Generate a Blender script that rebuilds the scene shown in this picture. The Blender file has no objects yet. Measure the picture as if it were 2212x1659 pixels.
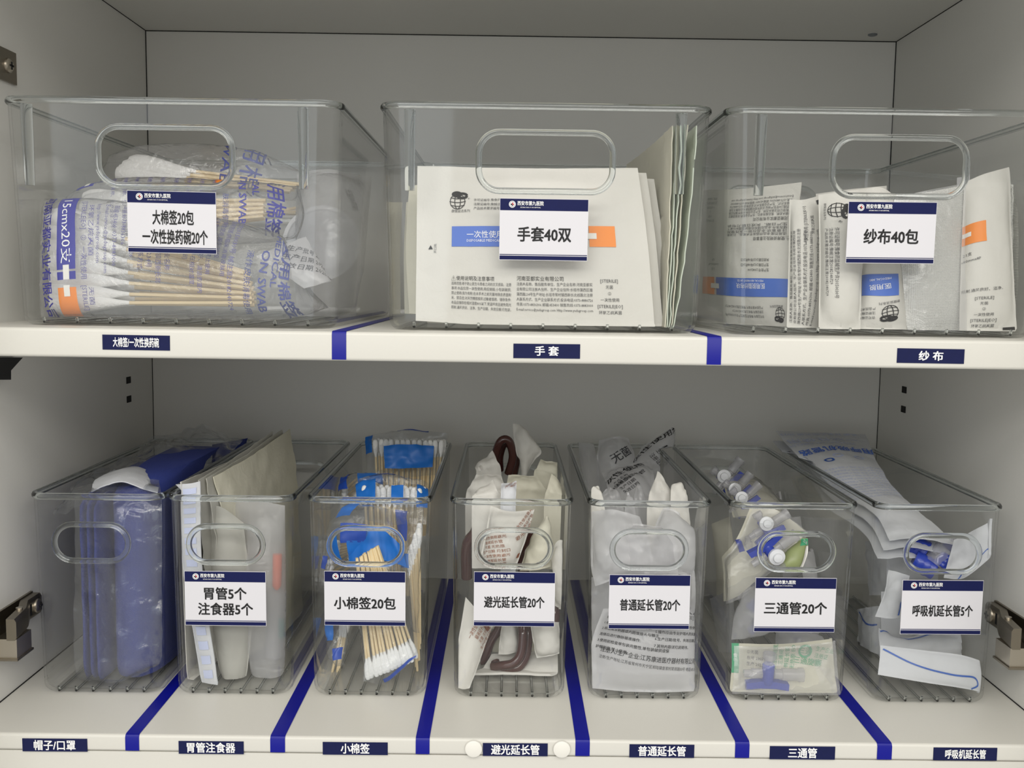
import bpy, bmesh, math, random
from mathutils import Vector, Matrix, noise
sc = bpy.context.scene
COL = sc.collection
# ------------------------------------------------------------------ camera, world, lights, exposure
FPX, PITCH, YAW, ROLL = 2178.8, .0952, .0043, .0138
Z0 = 1.40                                            # eye height
EYE = Vector((0, 0, Z0))
_f = Vector((math.sin(YAW)*math.cos(PITCH), math.cos(YAW)*math.cos(PITCH), -math.sin(PITCH)))
_r0 = Vector((math.cos(YAW), -math.sin(YAW), 0)); _u0 = _r0.cross(_f)
RIGHT = _r0*math.cos(ROLL) + _u0*math.sin(ROLL)
UP = -_r0*math.sin(ROLL) + _u0*math.cos(ROLL)
cam = bpy.data.cameras.new('camera'); camo = bpy.data.objects.new('camera', cam); COL.objects.link(camo)
M = Matrix((RIGHT, UP, -_f)).transposed().to_4x4(); M.translation = EYE
camo.matrix_world = M
cam.sensor_width = 36; cam.lens = 36*FPX/2212; cam.clip_start = .01
sc.camera = camo
sc.view_settings.view_transform = 'Standard'; sc.view_settings.look = 'None'
sc.view_settings.gamma = 1; sc.view_settings.use_curve_mapping = False
sc.view_settings.exposure = -0.10
sc.cycles.transparent_max_bounces = 48; sc.cycles.max_bounces = 9; sc.cycles.transmission_bounces = 9; sc.cycles.diffuse_bounces = 4; sc.cycles.glossy_bounces = 4
sc.cycles.sample_clamp_indirect = 6.0; sc.cycles.adaptive_threshold = .02
w = bpy.data.worlds.new('room'); sc.world = w; w.use_nodes = True
w.node_tree.nodes['Background'].inputs[0].default_value = (1.0, .975, .93, 1)
w.node_tree.nodes['Background'].inputs[1].default_value = .62

def area(name, loc, target, sx, sy, power, col):
    l = bpy.data.lights.new(name, 'AREA'); l.shape = 'RECTANGLE'; l.size = sx; l.size_y = sy
    l.energy = power; l.color = col
    o = bpy.data.objects.new(name, l); COL.objects.link(o); o.location = loc
    o.rotation_euler = (Vector(target) - Vector(loc)).to_track_quat('-Z', 'Y').to_euler()
area('ceiling_panel_light', (.05, -.90, Z0+1.30), (.05, .6, Z0-.4), 3.6, .5, 24, (1.0, .965, .90))
area('far_ceiling_panel_light', (.05, -2.3, Z0+1.30), (.05, .7, Z0-.1), 3.6, .6, 52, (1.0, .97, .91))
area('room_window_light', (-1.0, -2.4, Z0+.3), (0, .8, Z0-.1), 1.6, 1.5, 8, (.84, .93, 1.0))

def at(px, py, y):
    """the point of the vertical plane y = const seen at that pixel of the 2212 x 1659 frame"""
    d = _f + RIGHT*((px-1106)/FPX) - UP*((py-829.5)/FPX)
    return EYE + d*(y/d.y)

# ------------------------------------------------------------------ dimensions (metres)
XL, XR, YB, YF = -.3986, .4186, 1.1283, .7174
ZC = Z0+.2727; Z1T, Z1B = Z0-.0327, Z0-.0536; Z2T, Z2B = Z0-.3324, Z0-.3453

# ------------------------------------------------------------------ materials
def _mat(name):
    m = bpy.data.materials.new(name); m.use_nodes = True
    return m, m.node_tree.nodes, m.node_tree.links
def srgb(r, g, b):
    f = lambda c: (c/255/12.92) if c/255 <= .04045 else ((c/255+.055)/1.055)**2.4
    return (f(r), f(g), f(b), 1)
def solid(name, col, rough=.5, bump=0, bscale=200, metal=0, var=0, trans=0, spec=.5):
    m, n, l = _mat(name); b = n['Principled BSDF']
    b.inputs['Base Color'].default_value = col; b.inputs['Roughness'].default_value = rough
    b.inputs['Metallic'].default_value = metal; b.inputs['Specular IOR Level'].default_value = spec
    if trans: b.inputs['Transmission Weight'].default_value = trans
    if bump or var:
        tc = n.new('ShaderNodeTexCoord'); nz = n.new('ShaderNodeTexNoise')
        nz.inputs['Scale'].default_value = bscale; nz.inputs['Detail'].default_value = 4
        l.new(tc.outputs['Object'], nz.inputs['Vector'])
        if bump:
            bp = n.new('ShaderNodeBump'); bp.inputs['Strength'].default_value = bump; bp.inputs['Distance'].default_value = .002
            l.new(nz.outputs[0], bp.inputs['Height']); l.new(bp.outputs[0], b.inputs['Normal'])
        if var:
            mx = n.new('ShaderNodeMix'); mx.data_type = 'RGBA'
            mx.inputs[6].default_value = [c*(1-var) for c in col[:3]]+[1]; mx.inputs[7].default_value = [min(1, c*(1+var)) for c in col[:3]]+[1]
            l.new(nz.outputs[0], mx.inputs[0]); l.new(mx.outputs[2], b.inputs['Base Color'])
    return m
def sheer(name, tint, haze=0., hazecol=(.9, .9, .92, 1), rough=.04, bump=0, bscale=60, gloss=1.0, ior=1.47):
    """thin clear plastic: sees straight through, Fresnel reflection, a share of milky diffuse"""
    m, n, l = _mat(name); n.remove(n['Principled BSDF']); out = n['Material Output']
    geo = n.new('ShaderNodeNewGeometry'); mi = n.new('ShaderNodeMix'); mi.data_type = 'FLOAT'
    mi.inputs[2].default_value = ior; mi.inputs[3].default_value = 1/ior
    l.new(geo.outputs['Backfacing'], mi.inputs[0])
    fr = n.new('ShaderNodeFresnel'); l.new(mi.outputs[0], fr.inputs['IOR'])
    tr = n.new('ShaderNodeBsdfTransparent'); tr.inputs[0].default_value = tint
    gl = n.new('ShaderNodeBsdfGlossy'); gl.inputs['Roughness'].default_value = rough
    base = tr
    if haze:
        df = n.new('ShaderNodeBsdfDiffuse'); df.inputs[0].default_value = hazecol
        tl = n.new('ShaderNodeBsdfTranslucent'); tl.inputs[0].default_value = hazecol
        m1 = n.new('ShaderNodeMixShader'); m1.inputs[0].default_value = .4
        l.new(df.outputs[0], m1.inputs[1]); l.new(tl.outputs[0], m1.inputs[2])
        m2 = n.new('ShaderNodeMixShader'); m2.inputs[0].default_value = haze
        l.new(tr.outputs[0], m2.inputs[1]); l.new(m1.outputs[0], m2.inputs[2]); base = m2
    mu = n.new('ShaderNodeMath'); mu.operation = 'MULTIPLY'; mu.inputs[1].default_value = gloss
    l.new(fr.outputs[0], mu.inputs[0])
    mx = n.new('ShaderNodeMixShader'); l.new(mu.outputs[0], mx.inputs[0])
    l.new(base.outputs[0], mx.inputs[1]); l.new(gl.outputs[0], mx.inputs[2]); l.new(mx.outputs[0], out.inputs['Surface'])
    if bump:
        tc = n.new('ShaderNodeTexCoord'); nz = n.new('ShaderNodeTexNoise'); nz.inputs['Scale'].default_value = bscale
        nz.inputs['Detail'].default_value = 5; nz.inputs['Distortion'].default_value = 1.2
        l.new(tc.outputs['Object'], nz.inputs['Vector'])
        bp = n.new('ShaderNodeBump'); bp.inputs['Strength'].default_value = bump; bp.inputs['Distance'].default_value = .004
        l.new(nz.outputs[0], bp.inputs['Height']); l.new(bp.outputs[0], gl.inputs['Normal']); l.new(bp.outputs[0], fr.inputs['Normal'])
    return m
def glass(name, col, rough=.0, ior=1.48):
    m, n, l = _mat(name); n.remove(n['Principled BSDF']); g = n.new('ShaderNodeBsdfGlass')
    g.inputs['Color'].default_value = col; g.inputs['Roughness'].default_value = rough; g.inputs['IOR'].default_value = ior
    l.new(g.outputs[0], n['Material Output'].inputs['Surface']); return m
def paper(name, col, bump=.25, bscale=90, tl=.25):
    m, n, l = _mat(name); b = n['Principled BSDF']; b.inputs['Base Color'].default_value = col
    b.inputs['Roughness'].default_value = .6; b.inputs['Specular IOR Level'].default_value = .25
    tc = n.new('ShaderNodeTexCoord'); nz = n.new('ShaderNodeTexNoise'); nz.inputs['Scale'].default_value = bscale
    nz.inputs['Detail'].default_value = 6; nz.inputs['Distortion'].default_value = .6
    l.new(tc.outputs['Object'], nz.inputs['Vector'])
    bp = n.new('ShaderNodeBump'); bp.inputs['Strength'].default_value = bump; bp.inputs['Distance'].default_value = .003
    l.new(nz.outputs[0], bp.inputs['Height']); l.new(bp.outputs[0], b.inputs['Normal'])
    t = n.new('ShaderNodeBsdfTranslucent'); t.inputs[0].default_value = col
    mx = n.new('ShaderNodeMixShader'); mx.inputs[0].default_value = tl
    l.new(b.outputs[0], mx.inputs[1]); l.new(t.outputs[0], mx.inputs[2]); l.new(mx.outputs[0], n['Material Output'].inputs['Surface'])
    return m
def gauze_mat(name):
    m = solid(name, srgb(238, 238, 232), .8); n, l = m.node_tree.nodes, m.node_tree.links; b = n['Principled BSDF']
    tc = n.new('ShaderNodeTexCoord'); hs = []
    for ax in ('X', 'Z'):
        wv = n.new('ShaderNodeTexWave'); wv.bands_direction = ax; wv.inputs['Scale'].default_value = 260; wv.inputs['Distortion'].default_value = .5
        l.new(tc.outputs['Object'], wv.inputs['Vector']); hs.append(wv)
    ad = n.new('ShaderNodeMath'); ad.operation = 'ADD'; l.new(hs[0].outputs[1], ad.inputs[0]); l.new(hs[1].outputs[1], ad.inputs[1])
    bp = n.new('ShaderNodeBump'); bp.inputs['Strength'].default_value = .7; bp.inputs['Distance'].default_value = .001
    l.new(ad.outputs[0], bp.inputs['Height']); l.new(bp.outputs[0], b.inputs['Normal']); return m

WHITE = solid('white_laminate', srgb(216, 214, 206), .38, bump=.02, bscale=500, var=.015)
WALLM = solid('white_board', srgb(226, 225, 220), .45, bump=.02, bscale=500, var=.015)
DARKGAP = solid('dark_gap', srgb(18, 18, 18), .8)
CLEAR = sheer('clear_acrylic', (.991, .994, .993, 1), haze=.003)
RIM = glass('clear_acrylic_edge', (.94, .955, .955, 1), 0)
FILM = sheer('clear_film', (.97, .97, .975, 1), haze=.09, rough=.09, bump=.7, bscale=70, gloss=1.5)
FILMC = sheer('crisp_film', (.96, .97, .985, 1), haze=.03, rough=.06, bump=.6, bscale=60, gloss=1.6)
MILK = sheer('milky_film', (.95, .95, .95, 1), haze=.55, rough=.18, bump=.5, bscale=60, gloss=.8)
HAZY = sheer('frosted_film', (.96, .96, .96, 1), haze=.34, rough=.2, bump=.4, bscale=60, gloss=.8)
PAPER = paper('medical_paper', srgb(236, 234, 228))
CREAM = paper('cream_paper', srgb(232, 229, 212))
GREENP = paper('pale_green_paper', srgb(224, 232, 218))
PAPERG = paper('translucent_grey_paper', srgb(216, 215, 208), tl=.45)
COOLP = paper('cool_white_paper', srgb(228, 230, 234))
COTTON = solid('cotton', srgb(245, 245, 243), .95, bump=.5, bscale=500, spec=.1)
WOOD = solid('stick_wood', srgb(238, 216, 172), .6, var=.08, bscale=90)
FACE = sheer('pack_face_film', (.97, .97, .97, 1), haze=.16, rough=.15, bump=.5, bscale=50, gloss=1.2)
GAUZE = gauze_mat('gauze_weave')
CARD = solid('card_white', srgb(219, 218, 223), .5, spec=.3)
NAVY = solid('card_navy', srgb(19, 26, 76), .6, var=.1, bscale=300, spec=.2)
NAVYL = solid('label_navy', srgb(22, 28, 72), .6, var=.12, bscale=300, spec=.2)
INK = solid('black_ink', srgb(14, 14, 16), .6)
GREYINK = solid('grey_ink', srgb(70, 70, 74), .6)
INKW = solid('white_ink', srgb(245, 245, 245), .5)
REDI = solid('red_ink', srgb(190, 50, 60), .5)
TAPE = solid('blue_tape', srgb(9, 15, 138), .4, spec=.3)
PBLUE = solid('print_blue', srgb(70, 110, 200), .5)
PNAVY = solid('print_deep_blue', srgb(34, 30, 150), .45)
PVIO = solid('print_violet', srgb(92, 88, 150), .5)
PSLATE = solid('print_slate_blue', srgb(66, 74, 140), .5)
PORANGE = solid('print_orange', srgb(240, 140, 50), .5)
PBROWN = solid('print_brown', srgb(150, 90, 60), .6)
PGREEN = solid('print_green', srgb(70, 165, 120), .5)
PPALE = solid('print_pale_blue', srgb(196, 204, 232), .5)
BLUELINE = solid('print_line_blue', srgb(50, 95, 180), .5)
CLOTH = solid('blue_nonwoven', srgb(44, 60, 140), .85, bump=.6, bscale=900, var=.15)
SKY = solid('swab_blue', srgb(28, 110, 200), .35)
SKYD = solid('swab_deep_blue', srgb(24, 70, 170), .35)
BROWN = solid('brown_tube', srgb(72, 40, 36), .12, spec=.7)
NICKEL = solid('nickel', srgb(198, 190, 176), .34, metal=1)
DNICKEL = solid('dark_nickel', srgb(150, 142, 128), .36, metal=1)
BLACKP = solid('black_plastic', srgb(24, 24, 25), .5)
GREYP = solid('grey_plastic', srgb(120, 125, 128), .4)
BUTTON = solid('button_white', srgb(236, 234, 226), .4)
VBLUE = solid('valve_blue', srgb(44, 66, 170), .25)
VCLEAR = sheer('valve_clear', (.92, .92, .94, 1), haze=.28, hazecol=(.84, .84, .88, 1), rough=.08)
VWHITE = solid('valve_white', srgb(226, 228, 232), .3)
OLIVE = solid('olive_film', srgb(150, 160, 110), .35)
PORECAP = solid('orange_cap', srgb(235, 95, 35), .35)
TEAL = solid('teal_cap', srgb(40, 140, 130), .35)

# ------------------------------------------------------------------ mesh kit
class MB:
    def __init__(s): s.v = []; s.f = []; s.m = []; s.mats = []
    def mi(s, mat):
        if mat not in s.mats: s.mats.append(mat)
        return s.mats.index(mat)
    def add(s, vs, fs, mat):
        k = len(s.v); i = s.mi(mat); s.v += [tuple(p) for p in vs]
        for f in fs: s.f.append([a+k for a in f]); s.m.append(i)
    def box(s, a, b, mat):
        x0, y0, z0 = a; x1, y1, z1 = b
        s.add([(x0,y0,z0),(x1,y0,z0),(x1,y1,z0),(x0,y1,z0),(x0,y0,z1),(x1,y0,z1),(x1,y1,z1),(x0,y1,z1)],
              [(3,2,1,0),(4,5,6,7),(0,1,5,4),(1,2,6,5),(2,3,7,6),(3,0,4,7)], mat)
    def tube(s, pts, r, mat, n=10, closed=False, cap=True, ell=1.0):
        pts = [Vector(p) for p in pts]; N = len(pts)
        rs = r if isinstance(r, (list, tuple)) else [r]*N
        vs = []; fs = []; pn = None
        for i in range(N):
            t = (pts[(i+1) % N]-pts[i-1]) if closed else (pts[min(i+1, N-1)]-pts[max(i-1, 0)])
            t.normalize()
            if pn is None:
                a = Vector((0, 0, 1)) if abs(t.z) < .9 else Vector((1, 0, 0))
                pn = (a - t*a.dot(t)).normalized()
            else: pn = (pn - t*pn.dot(t)).normalized()
            bn = t.cross(pn)
            for k in range(n):
                an = 2*math.pi*k/n; vs.append(pts[i]+(pn*math.cos(an)+bn*math.sin(an)*ell)*rs[i])
        for i in range(N if closed else N-1):
            j = (i+1) % N
            for k in range(n): fs.append((i*n+k, i*n+(k+1) % n, j*n+(k+1) % n, j*n+k))
        if cap and not closed: fs += [tuple(range(n))[::-1], tuple(range((N-1)*n, N*n))]
        s.add(vs, fs, mat)
    def lathe(s, prof, origin, axis, mat, n=20):
        """prof: (radius, along axis) pairs"""
        o = Vector(origin); ax = Vector(axis).normalized()
        a = Vector((0, 0, 1)) if abs(ax.z) < .9 else Vector((1, 0, 0))
        p = (a-ax*a.dot(ax)).normalized(); q = ax.cross(p); vs = []; fs = []
        for r, h in prof:
            for k in range(n):
                t = 2*math.pi*k/n; vs.append(o+ax*h+(p*math.cos(t)+q*math.sin(t))*r)
        for i in range(len(prof)-1):
            for k in range(n): fs.append((i*n+k, i*n+(k+1) % n, (i+1)*n+(k+1) % n, (i+1)*n+k))
        fs += [tuple(range(n))[::-1], tuple(range((len(prof)-1)*n, len(prof)*n))]
        s.add(vs, fs, mat)
    def mesh(s, name, smooth=True, angle=40):
        me = bpy.data.meshes.new(name); me.from_pydata(s.v, [], s.f)
        for m in s.mats: me.materials.append(m)
        me.polygons.foreach_set('material_index', s.m)
        if smooth:
            me.polygons.foreach_set('use_smooth', [True]*len(s.f))
            me.set_sharp_from_angle(angle=math.radians(angle))
        me.update(); return me
def put(name, me, parent=None, mw=None):
    """links a mesh; a child's own coordinates stay those of the world"""
    o = bpy.data.objects.new(name, me); COL.objects.link(o)
    mw = mw or Matrix.Identity(4)
    if parent is not None:
        o.parent = parent; o.matrix_basis = parent_world(parent).inverted() @ mw
    else: o.matrix_basis = mw
    return o
def parent_world(o):
    m = o.matrix_basis.copy()
    while o.parent is not None: o = o.parent; m = o.matrix_basis @ m
    return m
def obj(name, mb, parent=None, smooth=True, angle=40): return put(name, mb.mesh(name, smooth, angle), parent)
def tag(o, label, cat, group=None):
    o['label'] = label; o['category'] = cat
    if group: o['group'] = group
    return o
def thing(name, loc, label, cat, group=None):
    o = bpy.data.objects.new(name, None); COL.objects.link(o); o.location = loc; o.empty_display_size = .02
    return tag(o, label, cat, group)
def struct(name, mb, parent=None, smooth=False):
    o = obj(name, mb, parent, smooth)
    if parent is None: o['kind'] = 'structure'
    return o
def base_mesh(o, at_):
    """moves a single-mesh thing's origin to its base"""
    at_ = Vector(at_); o.data.transform(Matrix.Translation(-at_)); o.location = at_; return o

# ------------------------------------------------------------------ lettering
_tc = {}
def text2d(body, res=2):
    k = (body, res)
    if k not in _tc:
        c = bpy.data.curves.new('t', 'FONT'); c.body = body; c.resolution_u = res; c.size = 1
        o = bpy.data.objects.new('t', c); COL.objects.link(o); bpy.context.view_layer.update()
        me = bpy.data.meshes.new_from_object(o.evaluated_get(bpy.context.evaluated_depsgraph_get()))
        vs = [(v.co.x, v.co.y) for v in me.vertices]; fs = [tuple(p.vertices) for p in me.polygons]
        bpy.data.objects.remove(o); bpy.data.meshes.remove(me); bpy.data.curves.remove(c)
        xs = [v[0] for v in vs] or [0]; ys = [v[1] for v in vs] or [0]
        _tc[k] = (vs, fs, min(xs), max(xs), min(ys), max(ys))
    return _tc[k]
def letter(mb, body, fn, size, mat, bold=0., xs=1., rot=0., width=None, align='c', res=2, mirror=False):
    """fn maps (right, up) metres to a point; centred on (0,0)"""
    vs, fs, x0, x1, y0, y1 = text2d(body, res)
    if not vs: return
    k = size/.88
    if width: xs = width/((x1-x0)*k)
    cx = (x0+x1)/2 if align == 'c' else x0
    cy = .36; ca, sa = math.cos(math.radians(rot)), math.sin(math.radians(rot))
    for ox, oy in (((0, 0),) if not bold else ((-1, -.8), (1, -.8), (1, .8), (-1, .8))):
        out = []; lift = Vector((0, -.00004*(1+ox+(oy > 0)*.5), 0)) if bold else Vector((0, 0, 0))
        for x, y in vs:
            a, b = (x+ox*bold-cx)*k*xs, (y+oy*bold-cy)*k
            if mirror: a = -a
            out.append(Vector(fn(a*ca-b*sa, a*sa+b*ca))+lift)
        mb.add(out, fs, mat)

# ------------------------------------------------------------------ sheets and pouches
def cr(ps, t):
    n = len(ps)
    if n == 1: return ps[0]
    x = min(max(t, 0), 1)*(n-1); i = min(int(x), n-2); f = x-i
    if n == 2: return ps[0].lerp(ps[1], t)
    p1, p2 = ps[i], ps[i+1]; p0 = ps[i-1] if i else p1*2-p2; p3 = ps[i+2] if i+2 < n else p2*2-p1
    return .5*((2*p1)+(p2-p0)*f+(2*p0-5*p1+4*p2-p3)*f*f+(3*p1-p0-3*p2+p3)*f*f*f)
HOLD = None                                          # inner faces of the bin being filled
def inside(p, m=.0012):
    if HOLD is None: return p
    x0, x1, y0, y1, zb, H, tap = HOLD; h = p.z-zb
    if h > H+.004: return p
    q = tap*(1-max(0, min(h, H))/H)+.0042+m+max(0, .006-h)*.7
    return Vector((min(max(p.x, x0+q), x1-q), min(max(p.y, y0+q), y1-q), max(p.z, zb+.0036+m)))
class Sheet:
    """a soft sheet or pillow through rows of points (top row first, left to right); remembers its front for printing"""
    def __init__(s, rows, th=.0, crum=.0, cs=40., seed=0, nu=28, nv=28, p=2.6, seal=0., face=Vector((0, -1, .15)), skin=.0004, fold=0., fk=9):
        s.nu, s.nv = nu, nv
        P = [[cr([cr(r, i/nu) for r in rows], j/nv) for i in range(nu+1)] for j in range(nv+1)]
        s.W = sum((P[nv//2][i+1]-P[nv//2][i]).length for i in range(nu)); s.H = sum((P[j+1][nu//2]-P[j][nu//2]).length for j in range(nv))
        s.F = []; s.B = []; s.N = []; off = Vector((seed*7.3, seed*3.1, seed*5.7))
        for j in range(nv+1):
            rf = []; rb = []; rn = []
            for i in range(nu+1):
                du = P[j][min(i+1, nu)]-P[j][max(i-1, 0)]; dv = P[min(j+1, nv)][i]-P[max(j-1, 0)][i]
                n = du.cross(dv)
                if n.length < 1e-12: n = face.copy()
                n.normalize()
                if n.dot(face) < 0: n = -n
                u, v = i/nu, j/nv
                uu = min(1, max(0, (u-seal)/(1-2*seal))); vv = min(1, max(0, (v-seal)/(1-2*seal)))
                b = th*.5*max(0, 1-abs(2*uu-1)**p)**.7*max(0, 1-abs(2*vv-1)**p)**.7 + skin
                q = P[j][i]*cs + off; wv = 0
                if crum:
                    wv = crum*(abs(noise.noise(q))*1.6-.5 + .5*(abs(noise.noise(q*2.3))*1.6-.5) + .25*noise.noise(q*5.1))
                if fold: wv += fold*math.sin(u*fk*math.pi+2*noise.noise(q*.3))*(.4+.6*v)
                rf.append(inside(P[j][i]+n*(b+wv), .0012)); rb.append(inside(P[j][i]+n*(wv-b), .0006 if n.y > -.3 else .0030)); rn.append(n)
            s.F.append(rf); s.B.append(rb); s.N.append(rn)
    def build(s, mb, mat, backmat=None):
        nu, nv = s.nu, s.nv; g = lambda i, j: j*(nu+1)+i
        fr = [p for r in s.F for p in r]; bk = [p for r in s.B for p in r]; K = len(fr)
        q = [(g(i, j), g(i, j+1), g(i+1, j+1), g(i+1, j)) for j in range(nv) for i in range(nu)]
        e = []
        for i in range(nu):
            e.append((g(i, 0), g(i+1, 0), g(i+1, 0)+K, g(i, 0)+K)); e.append((g(i+1, nv), g(i, nv), g(i, nv)+K, g(i+1, nv)+K))
        for j in range(nv):
            e.append((g(0, j+1), g(0, j), g(0, j)+K, g(0, j+1)+K)); e.append((g(nu, j), g(nu, j+1), g(nu, j+1)+K, g(nu, j)+K))
        if backmat is None or backmat is mat:
            mb.add(fr+bk, q+[tuple(a+K for a in f[::-1]) for f in q]+e, mat)
        else:
            mb.add(fr, q, mat); mb.add(bk, [f[::-1] for f in q], backmat)
        return mb
    def on(s, u, v, lift=.0006):
        x = min(max(u, 0), 1)*s.nu; y = min(max(v, 0), 1)*s.nv; i = min(int(x), s.nu-1); j = min(int(y), s.nv-1); a, b = x-i, y-j
        f = lambda A: A[j][i]*((1-a)*(1-b))+A[j][i+1]*(a*(1-b))+A[j+1][i]*((1-a)*b)+A[j+1][i+1]*(a*b)
        return f(s.F)+f(s.N)*lift
    def rect(s, mb, u0, v0, u1, v1, mat, lift=.0005):
        n = max(1, int(abs(u1-u0)*s.nu*1.5)); m = max(1, int(abs(v1-v0)*s.nv*1.5))
        vs = [s.on(u0+(u1-u0)*i/n, v0+(v1-v0)*j/m, lift) for j in range(m+1) for i in range(n+1)]
        mb.add(vs, [(j*(n+1)+i, (j+1)*(n+1)+i, (j+1)*(n+1)+i+1, j*(n+1)+i+1) for j in range(m) for i in range(n)], mat)
    def text(s, mb, body, u, v, size, mat, rot=0, **k):
        letter(mb, body, lambda a, b: s.on(u+a/s.W, v-b/s.H, .0007), size, mat, rot=rot, **k)
    def para(s, mb, lines, u, v, size, lead, mat, rot=0, width=None, **k):
        """lines set from (u, v): the left end of the first line, running along rot"""
        ca, sa = math.cos(math.radians(rot)), math.sin(math.radians(rot))
        for i, t in enumerate(lines):
            dx, dy = sa*lead*i, -ca*lead*i
            s.text(mb, t, u+dx/s.W, v-dy/s.H, size, mat, rot, align='l', res=1, width=(width if width and len(t) > 12 else None), **k)
    def line(s, mb, pts, r, mat, n=20):
        ps = [Vector((a, b, 0)) for a, b in pts]; c = [cr(ps, i/n) for i in range(n+1)]
        vs = []; 
        for i in range(n+1):
            t = c[min(i+1, n)]-c[max(i-1, 0)]; t = Vector((t.x*s.W, t.y*s.H, 0)).normalized()
            for sg in (-1, 1): vs.append(s.on(c[i].x-t.y*sg*r/s.W, c[i].y+t.x*sg*r/s.H, .0006))
        mb.add(vs, [(2*i, 2*i+1, 2*i+3, 2*i+2) for i in range(n)], mat)
def C(ox, oy, k): return lambda x, y, d: at(ox+x/k, oy+y/k, d)
CU1 = C(0, 180, 2.572); CU2 = C(800, 180, 2.676); CU3 = C(1480, 180, 2.552)
CL1 = C(0, 900, 2.186); CL3 = C(620, 900, 2.592); CL5 = C(1220, 900, 2.592); CL6 = C(1460, 900, 2.592)
def rows(c, *rs): return [[c(*p) for p in r] for r in rs]
# ------------------------------------------------------------------ the cabinet shell
YFW = .60                                            # the side panels run forward past the shelves
T = .018
b = MB(); b.box((XL-T, YFW, Z0-.75), (XL, YB+T, ZC+T), WALLM); wl = struct('wall_left', b)
b = MB(); b.box((XR, YFW, Z0-.75), (XR+T, YB+T, ZC+T), WALLM); wr = struct('wall_right', b)
b = MB(); b.box((XL, YB, Z0-.75), (XR, YB+T, ZC), WALLM); wb = struct('wall_back', b)
b = MB(); b.box((XL, YFW, ZC), (XR, YB+T, ZC+T), WALLM); ce = struct('ceiling', b)
for k, (x0, y0, z0, x1, y1, z1) in enumerate([(XL, YB-.0008, Z1T, XL+.0008, YB, ZC), (XR-.0008, YB-.0008, Z1T, XR, YB, ZC),
                                              (XL, YB-.0008, ZC-.0008, XR, YB, ZC), (XL, YFW, ZC-.0006, XL+.0006, YB, ZC), (XR-.0006, YFW, ZC-.0006, XR, YB, ZC), (XL, YF+.004, Z2T, XL+.0007, YB, Z2T+.0007), (XR-.0007, YF+.004, Z2T, XR, YB, Z2T+.0007),
                                              (XL, YB-.0006, Z2T, XL+.0006, YB, Z1B), (XR-.0006, YB-.0006, Z2T, XR, YB, Z1B)]):
    b = MB(); b.box((x0, y0, z0), (x1, y1, z1), DARKGAP); struct('joint', b, wb if k > 4 else ce)
c = at(1885, 74, 1.0); c = EYE+(c-EYE)*((ZC-Z0)/(c.z-Z0))
b = MB(); b.lathe([(.0048, 0), (.0048, .0012), (.003, .002), (.0004, .0022)], (c.x, c.y, ZC), (0, 0, -1), GREYP); struct('screw_cap', b, ce, True)
def on_wall(px, py, x):                              # the point of a side panel seen at that pixel
    d = at(px, py, 1)-EYE; return EYE+d*(x/d.x)
def hole(px, py, x, par):
    c = on_wall(px, py, x); s = .0008 if x < 0 else -.0008; b = MB()
    b.box((min(x, x+s), c.y-.0055, c.z-.0034), (max(x, x+s), c.y+.0055, c.z+.0034), DARKGAP); struct('pin_hole', b, par)
for p in ((277, 821), (278, 862)): hole(*p, XL, wl)
for p in ((1954, 842), (1952, 884)): hole(*p, XR, wr)
def front_lip(b, z0, z1, r, mat, yb):                # shelf board with a rounded front edge
    prof = [(yb, z0), (YF+r, z0)]+[(YF+r-r*math.sin(a), z0+r-r*math.cos(a)) for a in [math.pi/2*i/6 for i in range(1, 7)]]
    prof += [(YF+r-r*math.cos(a), z1-r+r*math.sin(a)) for a in [math.pi/2*i/6 for i in range(0, 7)]]+[(yb, z1)]
    n = len(prof); vs = [(x, y, z) for x in (XL, XR) for y, z in prof]
    b.add(vs, [(i, i+n, (i+1) % n+n, (i+1) % n) for i in range(n)]+[tuple(range(n)), tuple(range(n, 2*n))[::-1]], mat)
b = MB(); front_lip(b, Z1B, Z1T, .0025, WHITE, YB); sh1 = obj('shelf', b, None, True)
tag(sh1, 'upper white shelf board carrying the three wide clear bins', 'shelf')
b = MB(); front_lip(b, Z2B, Z2T, .0025, WHITE, YB); sh2 = obj('shelf', b, None, True)
tag(sh2, 'lower white shelf board carrying the seven narrow clear bins', 'shelf')
b = MB(); b.box((XL, YF+.001, Z0-.75), (XR, YF+.02, Z2B-.0004), WHITE); struct('trim_1', b)
def shelf_pin(px, py, x, label):
    c = on_wall(px, py, x); s = 1 if x < 0 else -1; b = MB()
    b.lathe([(.0032, 0), (.0032, .010), (.0022, .0115)], (x, c.y, Z1B-.0034), (s, 0, 0), BLACKP, 14)
    b.box((min(x, x+s*.003), c.y-.006, Z1B-.011), (max(x, x+s*.003), c.y+.006, Z1B-.0002), BLACKP)
    o = obj('shelf_pin', b); tag(o, label, 'shelf pin')
shelf_pin(284, 779, XL, 'black shelf pin in the left panel under the upper shelf')
shelf_pin(1956, 803, XR, 'black shelf pin in the right panel under the upper shelf')
# the dark bracket under the shelf at the far left
p = [on_wall(x, y, XL) for x, y in ((-40, 772), (28, 772), (2, 800), (2, 820), (-40, 820))]
b = MB(); vs = [(XL, q.y, min(q.z, Z1B-.0002)) for q in p]+[(XL+.008, q.y, min(q.z, Z1B-.0002)) for q in p]
b.add(vs, [(0, 1, 2, 3, 4), (9, 8, 7, 6, 5)]+[(i, (i+1) % 5, (i+1) % 5+5, i+5) for i in range(5)], BLACKP)
tag(obj('shelf_bracket', b, None, False), 'black angled bracket under the left end of the upper shelf', 'bracket')

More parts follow.
